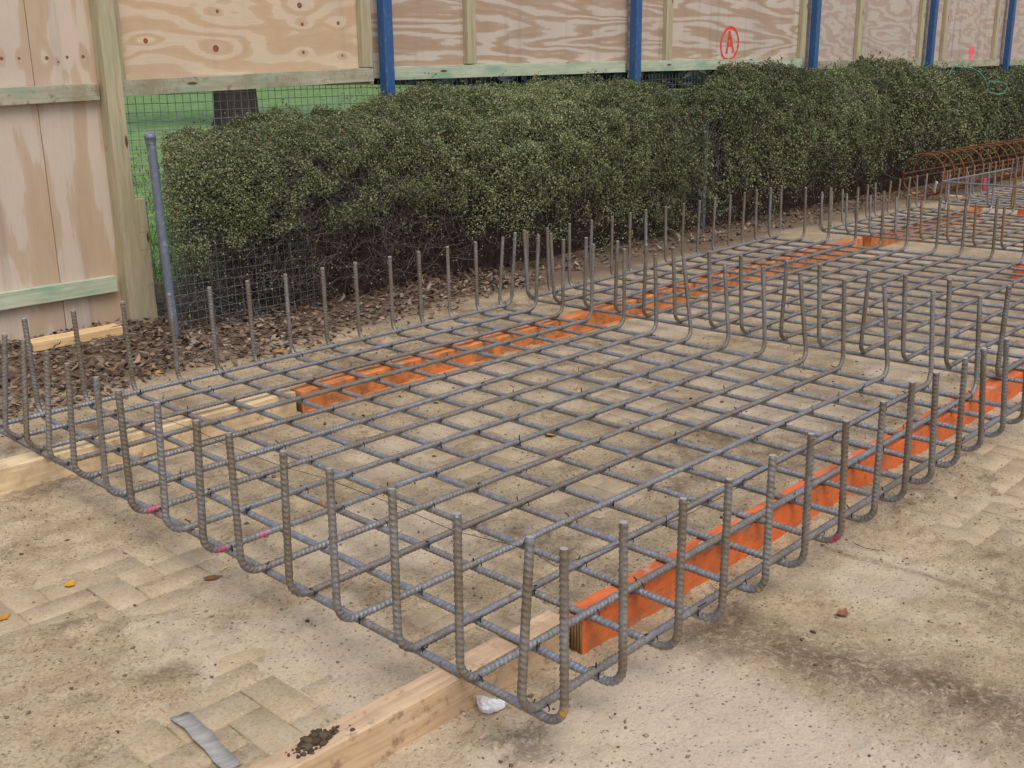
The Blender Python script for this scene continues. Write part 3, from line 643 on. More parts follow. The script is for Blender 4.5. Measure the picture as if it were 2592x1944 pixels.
# added dark core: blocks light through the hedge, stands in for inner shade
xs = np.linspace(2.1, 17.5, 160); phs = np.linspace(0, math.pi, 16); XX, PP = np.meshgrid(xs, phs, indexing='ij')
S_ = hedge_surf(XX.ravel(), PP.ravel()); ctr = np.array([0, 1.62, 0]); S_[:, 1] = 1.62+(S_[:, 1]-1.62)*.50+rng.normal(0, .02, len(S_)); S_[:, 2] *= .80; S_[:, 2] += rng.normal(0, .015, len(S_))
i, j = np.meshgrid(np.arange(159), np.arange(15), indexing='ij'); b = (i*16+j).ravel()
me = mesh_np('shade_core', S_-H0, np.stack([b, b+16, b+17, b+1], 1), M['core']); tag(obj('shade_core', me, hd), kind='stuff')
# dead leaves caught in the twigs (part of the hedge)
def dead_leaf(L, Wd, curl, seed, long=False):
    q = np.random.default_rng(seed); n = 6; t = np.linspace(0, 1, n); prof = np.sin(np.pi*np.clip(t, .02, .98)**(.8 if long else .7))*Wd/2
    if not long: prof *= 1+.35*np.sin(t*14+q.uniform(0, 6))
    x = (t-.5)*L; z = curl*L*((2*t-1)**2)*q.uniform(.5, 1); bend = .25*L*np.sin(t*3)*(1 if long else .2)
    V = np.concatenate([np.stack([x, bend-prof, z+curl*prof*q.uniform(.2, 1.4)], 1), np.stack([x, bend, z-curl*.15*L], 1), np.stack([x, bend+prof, z+curl*prof*q.uniform(.2, 1.4)], 1)])
    F = [(r*n+k, r*n+k+1, (r+1)*n+k+1, (r+1)*n+k) for r in range(2) for k in range(n-1)]; return V, np.array(F)
LEAVES = [dead_leaf(1, .62, .22, k) for k in range(6)]+[dead_leaf(1, .26, .16, 20+k, True) for k in range(4)]
def scatter_leaves(P, S, kind, tiltmax, pal, seed):
    q = np.random.default_rng(seed); VV = []; FF = []; CC = []; nb = 0
    for p, s_, k in zip(P, S, kind):
        V, F = LEAVES[k]; rz = q.uniform(0, 6.28); rx = q.normal(0, tiltmax); ry = q.normal(0, tiltmax)
        R = np.array(Matrix.Rotation(rz, 3, 'Z') @ Matrix.Rotation(rx, 3, 'X') @ Matrix.Rotation(ry, 3, 'Y'))
        if q.uniform() < .5: R = R @ np.diag([1, 1, -1])
        W = (V*s_) @ R.T; W[:, 2] -= W[:, 2].min(); W += p
        VV.append(W); FF.append(F+nb); nb += len(W); c = pal[q.integers(len(pal))]*q.uniform(.65, 1.3); CC.append(np.repeat(c[None], len(W), 0))
    return np.concatenate(VV), np.concatenate(FF), np.concatenate(CC)
BROWN = np.array([srgb(*c)[:3] for c in ((116, 98, 84), (138, 117, 100), (98, 81, 70), (162, 136, 112), (120, 92, 70), (158, 144, 130), (86, 71, 62))])
P, N, x, z, cl = hedge_points(60, 2.0, 9, .01, .02, .45); P[:, 1] += .03
V, F, c = scatter_leaves(P, rng.uniform(.03, .065, len(P)), rng.integers(6, 10, len(P)), .9, BROWN, 4)
me = mesh_np('caught_leaf', V-H0, F, M['litter'], True); colattr(me, c.astype(np.float32)); tag(obj('caught_leaves', me, hd), kind='stuff')

# ------------------------------------------------------------------ leaf litter along the hedge foot
n = 14600; lxp = np.concatenate([rng.uniform(-.7, 4.0, 8600), rng.uniform(3.4, 11, 5400), rng.uniform(1.3, 4, 600)]); lyp = np.concatenate([rng.uniform(.12, 1.72, 14000), rng.uniform(1.8, 2.8, 600)])
front = np.interp(lxp, [-.7, .5, 1.6, 2.5, 4, 6, 11], [.30, .34, .45, .55, .72, .78, .85])
keep = rng.uniform(size=n) < sst(lyp+.5*(fbm(lxp*2.2, lyp*2.2, 3, 5)-.5), front-.12, front+.3)*.98
keep &= ~((lxp > .76) & (lxp < 1.30) & (lyp > 1.40) & (lyp < 1.56))
lxp, lyp = lxp[keep], lyp[keep]; n = len(lxp)
big = lxp > 3.2; kind = np.where(rng.uniform(size=n) < np.where(big, .55, .15), rng.integers(6, 10, n), rng.integers(0, 6, n))
P = np.stack([lxp, lyp, ground_z(lxp, lyp)+rng.uniform(0, .02, n)*sst(lyp, front[keep], front[keep]+.5)], 1)
V, F, c = scatter_leaves(P, np.where(kind > 5, rng.uniform(.05, .095, n), rng.uniform(.018, .046, n)), kind, .30, BROWN*.98, 8)
me = mesh_np('leaf_litter', V, F, M['litter'], True); colattr(me, c.astype(np.float32))
tag(obj('leaf_litter', me), 'thick drift of brown dead leaves along the foot of the hedge', 'leaf litter', kind='stuff')
# single leaves one can pick out on the bare ground
def one_leaf(x, y, s_, k, rgb, label, rz=0, z=None):
    V, F = LEAVES[k]; W = V*s_; W[:, 2] *= .6; W[:, 2] -= W[:, 2].min(); me = mesh_np('fallen_leaf', W, F, M['litter'], True); colattr(me, np.repeat(np.array([srgb(*rgb)[:3]]), len(W), 0).astype(np.float32))
    zz = float(max(ground_z(np.array([x]), np.array([y]))[0], 0)) if z is None else z
    return tag(obj('fallen_leaf', me, None, (x, y, zz+.001), (0, 0, rz)), label, 'leaf', 'single leaves on the ground')
one_leaf(-.297, -1.238, .046, 0, (232, 176, 30), 'bright yellow leaf lying alone on the dusty paving at left', .9)
one_leaf(-.512, -1.30, .046, 2, (222, 150, 24), 'yellow leaf at the left edge of the picture on bare paving', .5)
one_leaf(.052, -1.495, .048, 7, (224, 190, 120), 'pale curled leaf beside the near edge of the big rebar mat', .3)
one_leaf(-.003, -1.522, .055, 3, (140, 96, 62), 'flat brown leaf beside the pale curled leaf near the rebar', -.4)
one_leaf(1.02, .62, .06, 1, (214, 150, 26), 'yellow leaf on the brown litter near the timber offcut', .7)
one_leaf(1.62, .46, .06, 4, (206, 140, 30), 'golden leaf on the brown litter in front of the pipe post', 2.0)
one_leaf(1.02, -2.97, .05, 5, (158, 104, 74), 'reddish brown leaf on the bare ground at lower right', .2)
one_leaf(1.60, -1.42, .075, 1, (196, 150, 92), 'tan leaf under the middle of the big rebar mat', .3)

# crumbs of dry dirt
n = 20000; sx = rng.uniform(-.9, 4.6, n); sy = rng.uniform(-3.9, .6, n); keep = rng.uniform(size=n) < .15+.85*sst(fbm(sx*2.6+3, sy*2.6, 4, 17), .42, .62); sx, sy = sx[keep], sy[keep]; n = len(sx)
octa = np.array([(1, 0, 0), (0, 1, 0), (-1, 0, 0), (0, -1, 0), (0, 0, .8), (0, 0, -.5)], float); ocf = np.array([(0, 1, 4), (1, 2, 4), (2, 3, 4), (3, 0, 4), (1, 0, 5), (2, 1, 5), (3, 2, 5), (0, 3, 5)])
r = np.minimum(rng.lognormal(math.log(.0022), .45, n), .006); V = octa[None]*(1+rng.normal(0, .25, (n, 6, 1)))*r[:, None, None]*rng.uniform(.6, 1.5, (n, 1, 3))
a = rng.uniform(0, 6.28, n); ca, sa = np.cos(a)[:, None], np.sin(a)[:, None]; V = np.stack([V[..., 0]*ca-V[..., 1]*sa, V[..., 0]*sa+V[..., 1]*ca, V[..., 2]], -1)
V += np.stack([sx, sy, np.maximum(ground_z(sx, sy), -.002)+r*.25], 1)[:, None]
me = mesh_np('dirt_crumbs', V.reshape(-1, 3), (ocf[None]+6*np.arange(n)[:, None, None]).reshape(-1, 3), M['stone'])
pal = np.array([srgb(*c)[:3] for c in ((140, 122, 98), (122, 105, 84), (156, 138, 112), (178, 161, 134), (104, 88, 70))]); colattr(me, np.repeat(pal[rng.choice(5, n, p=[.3, .25, .2, .1, .15])], 6, 0).astype(np.float32))
tag(obj('dirt_crumbs', me), 'crumbs of loose dry dirt strewn in patches over the ground', 'dirt', kind='stuff')
# stone chips
n = 3800; sx = rng.uniform(-.9, 4.4, n); sy = rng.uniform(-3.9, .7, n); keep = rng.uniform(size=n) < .25+.75*sst(fbm(sx*2.1, sy*2.1, 3, 15), .45, .65); sx, sy = sx[keep], sy[keep]; n = len(sx)
ico = np.array([(0, 0, 1), (.89, 0, .45), (.28, .85, .45), (-.72, .53, .45), (-.72, -.53, .45), (.28, -.85, .45), (.72, .53, -.45), (-.28, .85, -.45), (-.89, 0, -.45), (-.28, -.85, -.45), (.72, -.53, -.45), (0, 0, -1)])
icf = np.array([(0, 1, 2), (0, 2, 3), (0, 3, 4), (0, 4, 5), (0, 5, 1), (1, 6, 2), (2, 7, 3), (3, 8, 4), (4, 9, 5), (5, 10, 1), (6, 7, 2), (7, 8, 3), (8, 9, 4), (9, 10, 5), (10, 6, 1), (11, 7, 6), (11, 8, 7), (11, 9, 8), (11, 10, 9), (11, 6, 10)])
r = np.minimum(rng.lognormal(math.log(.0028), .5, n), .011)
V = ico[None]*(1+rng.normal(0, .2, (n, 12, 1)))*r[:, None, None]*rng.uniform(.6, 1.4, (n, 1, 3)); V[..., 2] *= .7
a = rng.uniform(0, 6.28, n); ca, sa = np.cos(a)[:, None], np.sin(a)[:, None]; V = np.stack([V[..., 0]*ca-V[..., 1]*sa, V[..., 0]*sa+V[..., 1]*ca, V[..., 2]], -1)
V += np.stack([sx, sy, np.maximum(ground_z(sx, sy), -.002)+r*.3], 1)[:, None]
me = mesh_np('stone_chips', V.reshape(-1, 3), (icf[None]+12*np.arange(n)[:, None, None]).reshape(-1, 3), M['stone'])
pal = np.array([srgb(*c)[:3] for c in ((122, 106, 86), (96, 82, 66), (150, 134, 110), (192, 178, 152), (84, 70, 58), (166, 148, 120))]); colattr(me, np.repeat(pal[rng.choice(6, n, p=[.27, .22, .2, .06, .1, .15])]*rng.uniform(.8, 1.2, n)[:, None], 12, 0).astype(np.float32))
tag(obj('stone_chips', me), 'small stone chips scattered over the bare ground', 'gravel', kind='stuff')

# ------------------------------------------------------------------ bearers under the mats
def bearer(name, x0, x1, y0, y1, wd, h, m, label, cat, grp, seed, z=.0):
    L = math.hypot(x1-x0, y1-y0)
    return tag(obj(name, beam_mesh(name, L, wd, h, M[m], 24, .004, .0012, seed), None, (x0, y0, z), (0, 0, math.atan2(y1-y0, x1-x0))), label, cat, grp)
G1 = 'timbers and beams carrying the rebar mats'
bearer('timber_bearer', -1.35, .372, -2.500, -2.521, .070, .103, 'pine', 'sawn pine timber poking out under the near corner of the big rebar mat', 'timber', G1, 1)
bearer('timber_bearer', -1.25, 1.095, -.352, -.368, .092, .103, 'pine2', 'stained sawn pine timber under the left side of the big rebar mat', 'timber', G1, 2)
BE = []
BE.append(bearer('orange_beam', .388, 4.3, -2.553, -2.560, .075, .103, 'orange', 'bright orange painted beam under the right side of the big rebar mat', 'beam', G1, 3))
BE.append(bearer('orange_beam', 1.115, 4.08, -.385, -.318, .085, .103, 'orange2', 'muddy orange beam butting the pine timber under the left side of the big mat', 'beam', G1, 4))
BE.append(bearer('orange_beam', 4.12, 6.55, -.30, -.262, .085, .103, 'orange2', 'orange beam under the left side of the second rebar mat', 'beam', G1, 5))
BE.append(bearer('orange_beam', 6.62, 9.05, -.30, -.235, .085, .103, 'orange2', 'orange beam under the left side of the third, rustier rebar mat', 'beam', G1, 6))
BE.append(bearer('orange_beam', 6.05, 9.0, -1.66, -1.58, .09, .103, 'orange', 'orange beam starting in the gap between second and third mats at right edge', 'beam', G1, 7))
BE.append(bearer('orange_beam', 9.1, 12.4, -.62, -.55, .085, .103, 'orange', 'orange beam under the farthest rebar mat', 'beam', G1, 8))
for o in BE[:2]:   # unpainted laminated end with its ply lines
    wd = .075 if o is BE[0] else .085; mb = MB(); k = 7
    for q in range(k): mb.box(-.0035, .0, -wd/2+.004+q*(wd-.008)/k, -wd/2+.004+(q+.72)*(wd-.008)/k, .004, .099)
    obj('end_grain', mb.mesh('end_grain', M['lvlend']), o)
sf = BE[1]; obj('sole_strip', beam_mesh('sole_strip', 2.9, .018, .012, M['orange2'], 6, .002, .0006, 5), sf, (.02, -.053, .0))
# clod of dirt stuck on the near timber
cv = ico.copy(); V = []; F = []; nb = 0
for k in range(150):
    p = np.array([rng.normal(0, .022), rng.normal(0, .010), 0]); p[2] = max(0, .016-.4*abs(p[0])-.7*abs(p[1]))*rng.uniform(.2, 1); s_ = rng.uniform(.008, .013) if k < 28 else rng.uniform(.0015, .0055); p[:2] *= .75 if k < 28 else 1.25; V.append(cv*s_*(1+rng.normal(0, .2, (12, 1)))*[1.2, 1, .7]+p); F.append(icf+nb); nb += 12
me = mesh_np('dirt_clod', np.concatenate(V), np.concatenate(F), M['stone']); colattr(me, np.repeat(np.array([srgb(*c)[:3] for c in ((84, 70, 56), (94, 80, 64), (74, 62, 50))])[rng.integers(0, 3, 150)], 12, 0).astype(np.float32))
tag(obj('dirt_clod', me, None, (-.37, -2.509, .105)), 'dark crumbly clod of dirt sitting on the near pine timber', 'dirt', kind='stuff')

# loose offcut by the hoarding
tag(obj('timber_offcut', beam_mesh('timber_offcut', .50, .10, .05, M['pinenew'], 8, .003, .0008, 12), None, (.775, 1.490, .022), (0, 0, .0)), 'short clean pine offcut lying in the leaves against the hoarding', 'timber')

# ------------------------------------------------------------------ rebar mats
PINK = srgb(196, 30, 92)[:3]; YEL = srgb(214, 160, 24)[:3]; CUT = srgb(176, 170, 164)[:3]
def name_seed(): return float(rng.uniform(0, 50))
def bar_mesh(name, pts, r, mat, ribbed=True, bend=.055, paint=(), rusty_ends=0.0):
    """a bent bar. paint: (centre, radius, rgb) blobs of spray paint"""
    pitch = .0140
    P = fillet(pts, bend, pitch/3 if ribbed else .12)
    if not ribbed:
        P = fillet(pts, bend, .02)
        keep = [0]                     # thin out straight runs
        for i in range(1, len(P)-1):
            a = P[i]-P[keep[-1]]; b_ = P[i+1]-P[i]
            if np.linalg.norm(np.cross(a/np.linalg.norm(a), b_/np.linalg.norm(b_))) > .04 or np.linalg.norm(a) > .5: keep.append(i)
        P = P[keep+[len(P)-1]]
    V, F, f3 = tube(P, r*.90 if ribbed else r, 10 if ribbed else 8, rib=r*.23 if ribbed else 0, phase=rng.uniform(0, 6.28), slant=.0055)
    me = mesh_np(name, V, [F, f3], mat, True)
    col = np.zeros((len(V), 4), np.float32); sides = 10 if ribbed else 8; ncap = 2*sides+2
    col[-ncap:, :3] = CUT; col[-ncap:, 3] = .75
    if ribbed:
        up = sst(V[:, 2], .118, .155)*np.clip(.75*fbm(V[:, 2]*14, V[:, 0]*5+V[:, 1]*5+name_seed(), 3, 4)+.18, 0, .75); up[-ncap:] = 0; mk = up > .02; col[mk, :3] = srgb(104, 87, 56)[:3]; col[mk, 3] = up[mk]  # brown on uprights: ground reflection put into the colour, with some rust
    if rusty_ends > 0:
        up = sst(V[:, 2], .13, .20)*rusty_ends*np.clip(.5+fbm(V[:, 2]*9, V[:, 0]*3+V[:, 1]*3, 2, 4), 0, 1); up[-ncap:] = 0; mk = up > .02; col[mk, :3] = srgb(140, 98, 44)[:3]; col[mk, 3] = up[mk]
    for c, rad, rgb in paint:
        m = np.linalg.norm(V-np.array(c), axis=1) < rad; col[m, :3] = rgb; col[m, 3] = np.clip(.95*(1-(np.linalg.norm(V[m]-np.array(c), axis=1)/rad)**3)*np.random.default_rng(3).uniform(.55, 1, m.sum()), 0, 1)
    colattr(me, col, 'paint')
    return me
YN = [0.0, -.198, -.394, -.594, -.786, -1.015, -1.203, -1.407, -1.612, -1.800, -2.008, -2.202, -2.418, -2.611, -2.791]
XN = [.026, .024, .019, .008, .008, .003, -.012, -.014, -.018, -.018, -.013, -.013, -.007, .003, .0]
YF = [.010, -.175, -.372, -.572, -.790, -.994, -1.207, -1.420, -1.616, -1.830, -2.007, -2.215, -2.402, -2.590, -2.79]
NTP = [(.02, .02), (.010, -.217), (.016, -.355), (.0, -.577), (-.025, -.781), (-.041, -1.008), (-.065, -1.193), (-.052, -1.392), (-.064, -1.619), (-.064, -1.775), (-.052, -1.997), (-.05, -2.178), (-.036, -2.385), (-.036, -2.595), (-.020, -2.787)]
FTY = [-.023, -.195, -.374, -.578, -.782, -.974, -1.143, -1.376, -1.58, -1.768, -1.981, -2.164, -2.373, -2.563, -2.77]
FTZ = [.540, .542, .536, .532, .529, .522, .521, .511, .529, .522, .519, .513, .52, .525, .52]
XR = [0, .195, .400, .585, .785, .986, 1.195, 1.398, 1.605, 1.805, 2.010, 2.22, 2.425, 2.63, 2.815]
XL = [.02, .205, .40, .61, .82, 1.015, 1.212, 1.415, 1.628, 1.828, 2.047, 2.245, 2.45, 2.66, 2.835]
RTX = [-.003, .187, .403, .590, .785, .977, 1.17, 1.395, 1.585, 1.756, 1.985, 2.14, 2.346, 2.57, 2.78]
RTZ = [.517, .511, .498, .490, .495, .502, .490, .492, .508, .501, .501, .503, .498, .50, .50]
LTX = [.0, .197, .393, .604, .816, 1.01, 1.206, 1.411, 1.625, 1.823, 2.045, 2.241, 2.446, 2.655, 2.872]
ZU, ZV, RB = .133, .113, .010
GM = 'tied rebar mats laid end to end along the hedge'
mat1 = empty('rebar_mat', (0, 0, 0)); tag(mat1, 'nearest big square mat of tied ribbed rebar with bent up bar ends', 'rebar mat', GM)
for i in range(15):
    pts = [(NTP[i][0], NTP[i][1], .525), (XN[i]-.058, YN[i], ZU), (2.825+.055, YF[i], ZU), (2.882, FTY[i], FTZ[i])]
    paint = []
    if i == 6: paint = [((XN[i]+.005, YN[i], ZU-.008), .032, PINK), ((.20, YN[i], ZU-.01), .014, PINK)]
    if i == 8: paint = [((XN[i]-.01, YN[i]-.008, ZU-.006), .024, PINK), ((.115, YN[i], ZU-.012), .03, PINK)]
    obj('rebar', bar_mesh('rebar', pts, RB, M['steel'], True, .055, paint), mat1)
for j in range(15):
    pts = [(LTX[j], .062, .508), (XL[j], .062, ZV), (XR[j], -2.862, ZV), (RTX[j], -2.862, RTZ[j])]
    paint = []
    if j == 0: paint = [((XR[j], -2.862, .150), .016, YEL)]
    if j == 4: paint = [((XR[j], -2.855, .118), .020, YEL)]
    if j == 6: paint = [((XR[j]-.01, -2.855, .122), .026, PINK)]
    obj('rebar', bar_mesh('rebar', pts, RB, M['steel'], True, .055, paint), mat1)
def tie_loops(mb, spots, r, wire=.0010):
    for x, y, zc in spots:
        a = rng.choice([math.pi/4, -math.pi/4])+rng.normal(0, .15); d = np.array([math.cos(a), math.sin(a), 0]); R_ = r*1.62
        t = np.linspace(-.35, math.pi+.35, 9); P = np.array([(x, y, zc)]) + np.outer(np.cos(t)*R_*1.05, d)+np.outer(np.sin(t)*(r+.0015)*1.5-.008, [0, 0, 1])
        V, F, _ = tube(P, wire, 4, caps=False); mb.add(V, None, F)
        p0 = P[rng.integers(5, 8)]; o_ = rng.normal(0, 1, 3)*np.array([1, 1, .3])+[0, 0, .9]; o_ /= np.linalg.norm(o_); tail = np.array([p0, p0+o_*.007+rng.normal(0, .001, 3), p0+o_*.016+rng.normal(0, .004, 3)])
        V, F, _ = tube(tail, wire*1.2, 4, caps=False); mb.add(V, None, F)
sp = []
for i in range(15):
    for j in range(15):
        if i in (0, 14) or j in (0, 14) or (i+j) % 2 == 0 or rng.uniform() < .6:
            t = j/14; y0 = YN[i]+(YF[i]-YN[i])*t; s_ = (-y0)/2.8; x0 = XL[j]+(XR[j]-XL[j])*s_; sp.append((x0+rng.normal(0, .004), y0, ZU-.002))
mb = MB(); tie_loops(mb, sp, RB, .0017); tag(obj('tie_wires', mb.mesh('tie_wires', M['tie'], True), mat1), kind='stuff')
# thin wire strung from upright to upright
ww = []
for i in range(5, 15): tx, ty = NTP[i]; ww.append((tx-.002, ty+.011, .525-.035-.008*math.sin(i*2.1)))
ww.append((RTX[0]-.01, -2.851, .478)); 
for j in range(1, 5): ww.append((RTX[j], -2.850, RTZ[j]-.045-.01*math.sin(j)))
V, F, _ = tube(np.array(ww), .0008, 4, caps=False); obj('binding_wire', mesh_np('binding_wire', V, F, M['tie'], True), mat1)

def mat_far(loc, rz, nu, nv, su, sv, r, h, mats, label, ribbed, seed):
    q = np.random.default_rng(seed); root = empty('rebar_mat', loc, rz); tag(root, label, 'rebar mat', GM)
    zu, zv = .103+3*r, .103+r; LU, LV = (nv-1)*sv, (nu-1)*su
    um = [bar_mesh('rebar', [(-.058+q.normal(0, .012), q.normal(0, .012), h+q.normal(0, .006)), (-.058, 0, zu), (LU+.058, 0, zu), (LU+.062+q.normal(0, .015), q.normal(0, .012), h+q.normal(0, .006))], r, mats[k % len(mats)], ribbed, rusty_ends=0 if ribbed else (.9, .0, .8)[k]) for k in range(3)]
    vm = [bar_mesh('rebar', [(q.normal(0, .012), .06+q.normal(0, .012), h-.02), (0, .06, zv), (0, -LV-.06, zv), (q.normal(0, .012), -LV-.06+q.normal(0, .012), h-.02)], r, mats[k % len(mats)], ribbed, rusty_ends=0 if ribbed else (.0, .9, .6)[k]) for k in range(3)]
    for i in range(nu): obj('rebar', um[q.integers(3)], root, (q.normal(0, .008), -i*su+q.normal(0, .006), 0), (0, 0, q.normal(0, .0015)))
    for j in range(nv): obj('rebar', vm[q.integers(3)], root, (j*sv+q.normal(0, .006), q.normal(0, .008), 0), (0, 0, q.normal(0, .0015)))
    mb = MB(); tie_loops(mb, [(j*sv, -i*su, zu) for i in range(nu) for j in range(nv) if (i+j) % 2 == 0 or i == 0 or j == 0], r, .0012)
    tag(obj('tie_wires', mb.mesh('tie_wires', M['tie'], True), root), kind='stuff')
    return root
mat_far((3.125, .055, 0), .034, 15, 15, .2015, .2065, .010, .525, [M['steel2'], M['steel2'], M['steel']], 'second mat of tied rebar, just beyond the nearest big one', True, 5)
mat_far((6.60, .05, 0), .012, 12, 10, .2, .21, .009, .43, [M['rusty'], M['steel2'], M['rusty']], 'third, smaller mat of thinner rusty rebar at the right edge', False, 6)
mat_far((8.93, .02, 0), .01, 10, 12, .2, .2, .009, .43, [M['rusty'], M['steel2']], 'farthest rebar mat, lying beside the round rusty cage', False, 7)

# loose bent bar thrown across the upright ends of the third mat
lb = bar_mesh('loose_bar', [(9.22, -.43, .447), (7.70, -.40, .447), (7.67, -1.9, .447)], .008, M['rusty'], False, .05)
tag(obj('loose_bar', lb), 'loose rusty bar bent at a right angle, resting high across the third mat', 'bar')

# ------------------------------------------------------------------ round pile cage
cg = empty('pile_cage', (9.75, .62, .0)); tag(cg, 'long round rusty reinforcing cage with many hoops lying by the hedge', 'pile cage')
rc, zc = .215, .282
for k in range(18):
    t = np.linspace(0, 2*np.pi, 33); P = np.stack([k*.255+rng.normal(0, .01)+.012*np.sin(t), (rc+.006)*np.cos(t), zc+(rc+.006)*np.sin(t)], 1)
    V, F, _ = tube(P, .0080, 6, caps=False); me = mesh_np('hoop', V, F, M['hooprust'], True); colattr(me, np.zeros((len(V), 4), np.float32), 'paint'); obj('hoop', me, cg)
for a in [math.radians(q) for q in (84, 101, 168, 181, 196, 2, -14, 248, 284)]:
    P = np.stack([np.linspace(-.03, 4.5, 8), np.full(8, (rc-.012)*math.cos(a)), np.full(8, zc+(rc-.012)*math.sin(a))+rng.normal(0, .002, 8)], 1)
    V, F, f3 = tube(P, .0110, 8); me = mesh_np('main_bar', V, [F, f3], M['cagerust'], True); colattr(me, np.zeros((len(V), 4), np.float32), 'paint'); obj('main_bar', me, cg)
tag(obj('timber_bearer', beam_mesh('timber_bearer', .55, .09, .054, M['pine'], 6, .003, .001, 31), None, (10.15, .36, .0), (0, 0, math.pi/2)), 'short timber packer under the near end of the round cage', 'timber', G1)
tag(obj('timber_bearer', beam_mesh('timber_bearer', .55, .09, .054, M['pine'], 6, .003, .001, 32), None, (12.9, .36, .0), (0, 0, math.pi/2)), 'timber packer under the far end of the round cage', 'timber', G1)
tag(obj('timber_plank', beam_mesh('timber_plank', 1.9, .14, .045, M['pinenew'], 6, .003, .001, 33), None, (10.45, .19, .0), (0, 0, -.03)), 'pale timber plank on the ground between round cage and farthest mat', 'timber')
# white tag hung on the cage
t = np.linspace(0, 1, 7); V = []; white = m_flat('white_tag', srgb(236, 238, 236), srgb(222, 226, 226), 10, .5, .3)
for q in t: V += [(-.012*math.sin(q*2.6), -.04+.02*q, -.105*q), (-.012*math.sin(q*2.6), .04+.02*q, -.105*q)]
V = np.array(V); V = np.concatenate([V, V+[.0012, 0, 0]]); n7 = 14
F = [(2*k, 2*k+2, 2*k+3, 2*k+1) for k in range(6)]+[(n7+2*k, n7+2*k+1, n7+2*k+3, n7+2*k+2) for k in range(6)]+[(2*k, n7+2*k, n7+2*k+2, 2*k+2) for k in range(6)]+[(2*k+1, 2*k+3, n7+2*k+3, n7+2*k+1) for k in range(6)]+[(0, 1, n7+1, n7), (12, n7+12, n7+13, 13)]
tag(obj('paper_tag', mesh_np('paper_tag', V, np.array(F), white), None, (8.60, .0, .352), (0, 0, -.9)), 'white paper tag tied on a rusty upright before the round cage', 'tag')
# spray can
def lathe(prof, ns=18):
    th = np.linspace(0, 2*np.pi, ns, endpoint=False); V = np.concatenate([np.stack([r_*np.cos(th), r_*np.sin(th), np.full(ns, z_)], 1) for r_, z_ in prof]); i = np.arange(len(prof)-1)[:, None]; j = np.arange(ns)[None, :]
    return V, np.stack([i*ns+j, i*ns+(j+1) % ns, (i+1)*ns+(j+1) % ns, (i+1)*ns+j], -1).reshape(-1, 4)
can = empty('spray_can', (10.72, .345, .0)); tag(can, 'small red and silver can standing by the round rusty cage', 'can')
V, F = lathe([(0, 0), (.030, 0), (.033, .003), (.033, .115), (.030, .122)]); obj('can_body', mesh_np('can_body', V, F, m_flat('silver_can', srgb(190, 190, 196), None, 5, .35, .5, .7), True), can)
V, F = lathe([(.0335, .062), (.0336, .118), (.030, .124), (.028, .185), (.024, .193), (0, .194)]); obj('can_cap', mesh_np('can_cap', V, F, m_flat('red_plastic', srgb(168, 62, 56), None, 5, .45), True), can)

# ------------------------------------------------------------------ small things on the ground
# crumpled clear plastic
import bmesh
bm = bmesh.new(); bmesh.ops.create_icosphere(bm, subdivisions=4, radius=1)
from mathutils import noise as mnoise
for v in bm.verts:
    p = v.co.copy(); n_ = mnoise.noise(p*1.6+Vector((3, 1, 7))); n2 = mnoise.ridged_multi_fractal(p*2.6+Vector((1, 5, 2)), 1.0, 2.0, 3, 1.0, 2.0)
    k = .95+.30*n_+.13*(n2-1.2)
    c = Vector((p.x*.040, p.y*.017, p.z*.019))*k
    c.y += .55*(c.x*c.x)/.03; v.co = c
zmin = min(v.co.z for v in bm.verts)
for v in bm.verts: v.co.z -= zmin
me = bpy.data.meshes.new('plastic_wrap'); bm.to_mesh(me); bm.free()
s = NT('clear_plastic'); s.bump(s.noise(s.coord(), 130, 5, .7), .9, .006); s.set(Base_Color=(.93, .93, .95, 1), Roughness=.3, Transmission_Weight=.12, IOR=1.3, Specular_IOR_Level=.8); me.materials.append(s.m)
tag(obj('plastic_wrap', me, None, (.048, -2.592, .004), (0, 0, -1.1)), 'crumpled piece of clear whitish plastic beside the near pine timber', 'plastic')
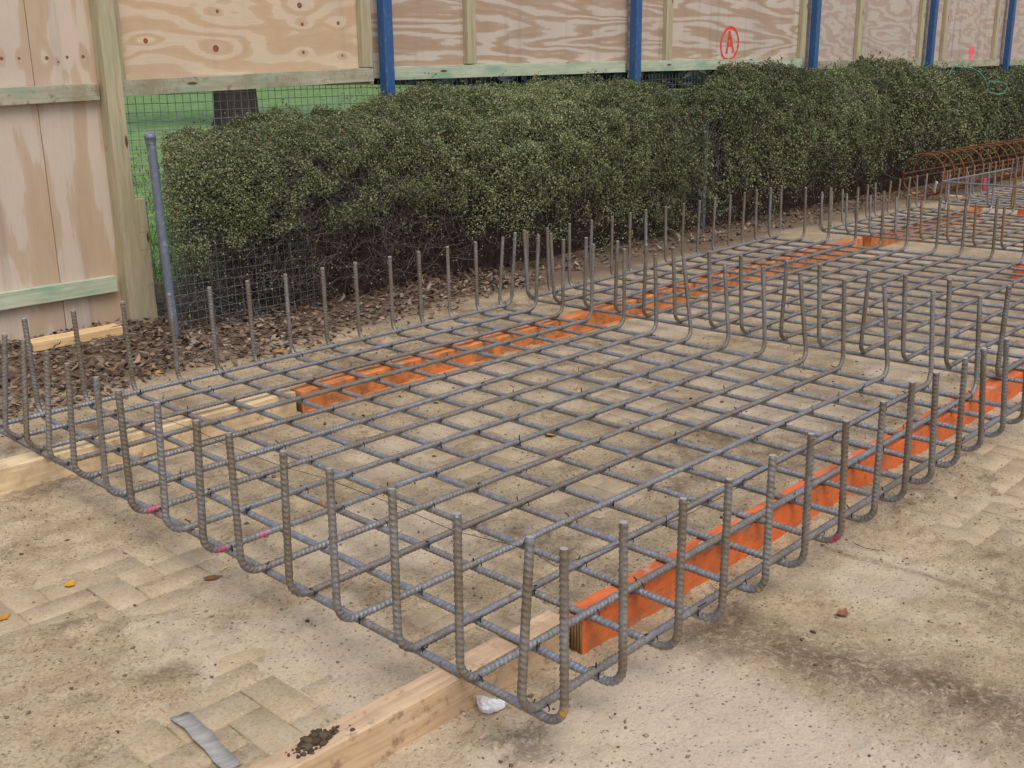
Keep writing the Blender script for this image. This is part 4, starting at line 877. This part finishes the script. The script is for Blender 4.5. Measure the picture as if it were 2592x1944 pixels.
# flat grey strip
t = np.linspace(0, 1, 12); V = []
for q in t:
    w_ = .021+.002*math.sin(q*17); z_ = .004+.006*math.sin(q*5)+.004*q
    V += [(q*.26, -w_, z_+.004), (q*.26, 0, z_), (q*.26, w_+.002*math.sin(q*30), z_+.001)]
V = np.array(V); n3 = len(V); V = np.concatenate([V, V-[0, 0, .0025]])
F = [(3*k+a, 3*k+a+1, 3*k+a+4, 3*k+a+3) for k in range(11) for a in range(2)]; F += [tuple(x+n3 for x in f[::-1]) for f in F]
F += [(3*k, 3*k+3, n3+3*k+3, n3+3*k) for k in range(11)]+[(3*k+2, n3+3*k+2, n3+3*k+5, 3*k+5) for k in range(11)]+[(0, n3, n3+1, 1), (1, n3+1, n3+2, 2)]
tag(obj('grey_strip', mesh_np('grey_strip', V, np.array(F), m_flat('weathered_grey_sheet', srgb(150, 148, 142), srgb(176, 172, 162), 12, .6, .4, .1, stretch=(6, 1, 1)), True), None, (-.436, -2.072, .0), (0, 0, -1.66)), 'bent flat grey strip lying on the paving at the bottom left', 'strip')
# wire offcuts
for k, (x, y, a, lab) in enumerate(((1.83, -1.17, .4, 'thin bent wire offcut on the dirt under the middle of the big mat'), (1.44, -2.87, 1.9, 'thin wire offcut on the dirt just right of the big mat'), (.30, -2.66, .2, 'curled wire offcut beside the orange beam end'))):
    P = np.array([(0, 0, .003), (.02, .006, .006), (.045, .004, .007), (.07, -.012, .004), (.078, -.03, .003)])+rng.normal(0, .002, (5, 3)); P[:, 2] = np.maximum(P[:, 2], .002)
    V, F, f3 = tube(P, .0011, 5); z_ = float(ground_z(np.array([x]), np.array([y]))[0]); tag(obj('wire_offcut', mesh_np('wire_offcut', V, [F, f3], M['tie'], True), None, (x, y, z_+.002), (0, 0, a)), lab, 'wire', 'wire offcuts on the dirt')
# green strap caught on the hedge
Pz = [(11.68, 1.24, 1.26), (11.84, 1.26, 1.36), (12.08, 1.22, 1.345), (12.2, 1.18, 1.335), (12.19, 1.10, 1.30), (12.35, 1.07, 1.21), (12.45, 1.06, 1.09), (12.49, 1.05, 1.047), (12.73, 1.03, 1.016), (12.95, 1.03, 1.03), (13.04, 1.04, 1.12), (12.86, 1.05, 1.158), (12.55, 1.10, 1.176)]
P = fillet(Pz, .02, .03); T, N, B = frames(P); wv_ = .008
side = np.cross(T, [0, -1, .3]); side /= np.linalg.norm(side, axis=1)[:, None]; nn = np.cross(T, side)*.0015
V = np.stack([P+side*wv_+nn, P-side*wv_+nn, P-side*wv_-nn, P+side*wv_-nn], 1).reshape(-1, 3); i = np.arange(len(P)-1)[:, None]; j = np.arange(4)[None, :]
tag(obj('plastic_strap', mesh_np('plastic_strap', V, np.stack([i*4+j, i*4+(j+1) % 4, (i+1)*4+(j+1) % 4, (i+1)*4+j], -1).reshape(-1, 4), m_flat('green_strap', srgb(62, 112, 90), srgb(96, 146, 120), 8, .4, .5))), 'loose loop of green plastic strap caught on top of the hedge', 'strap')
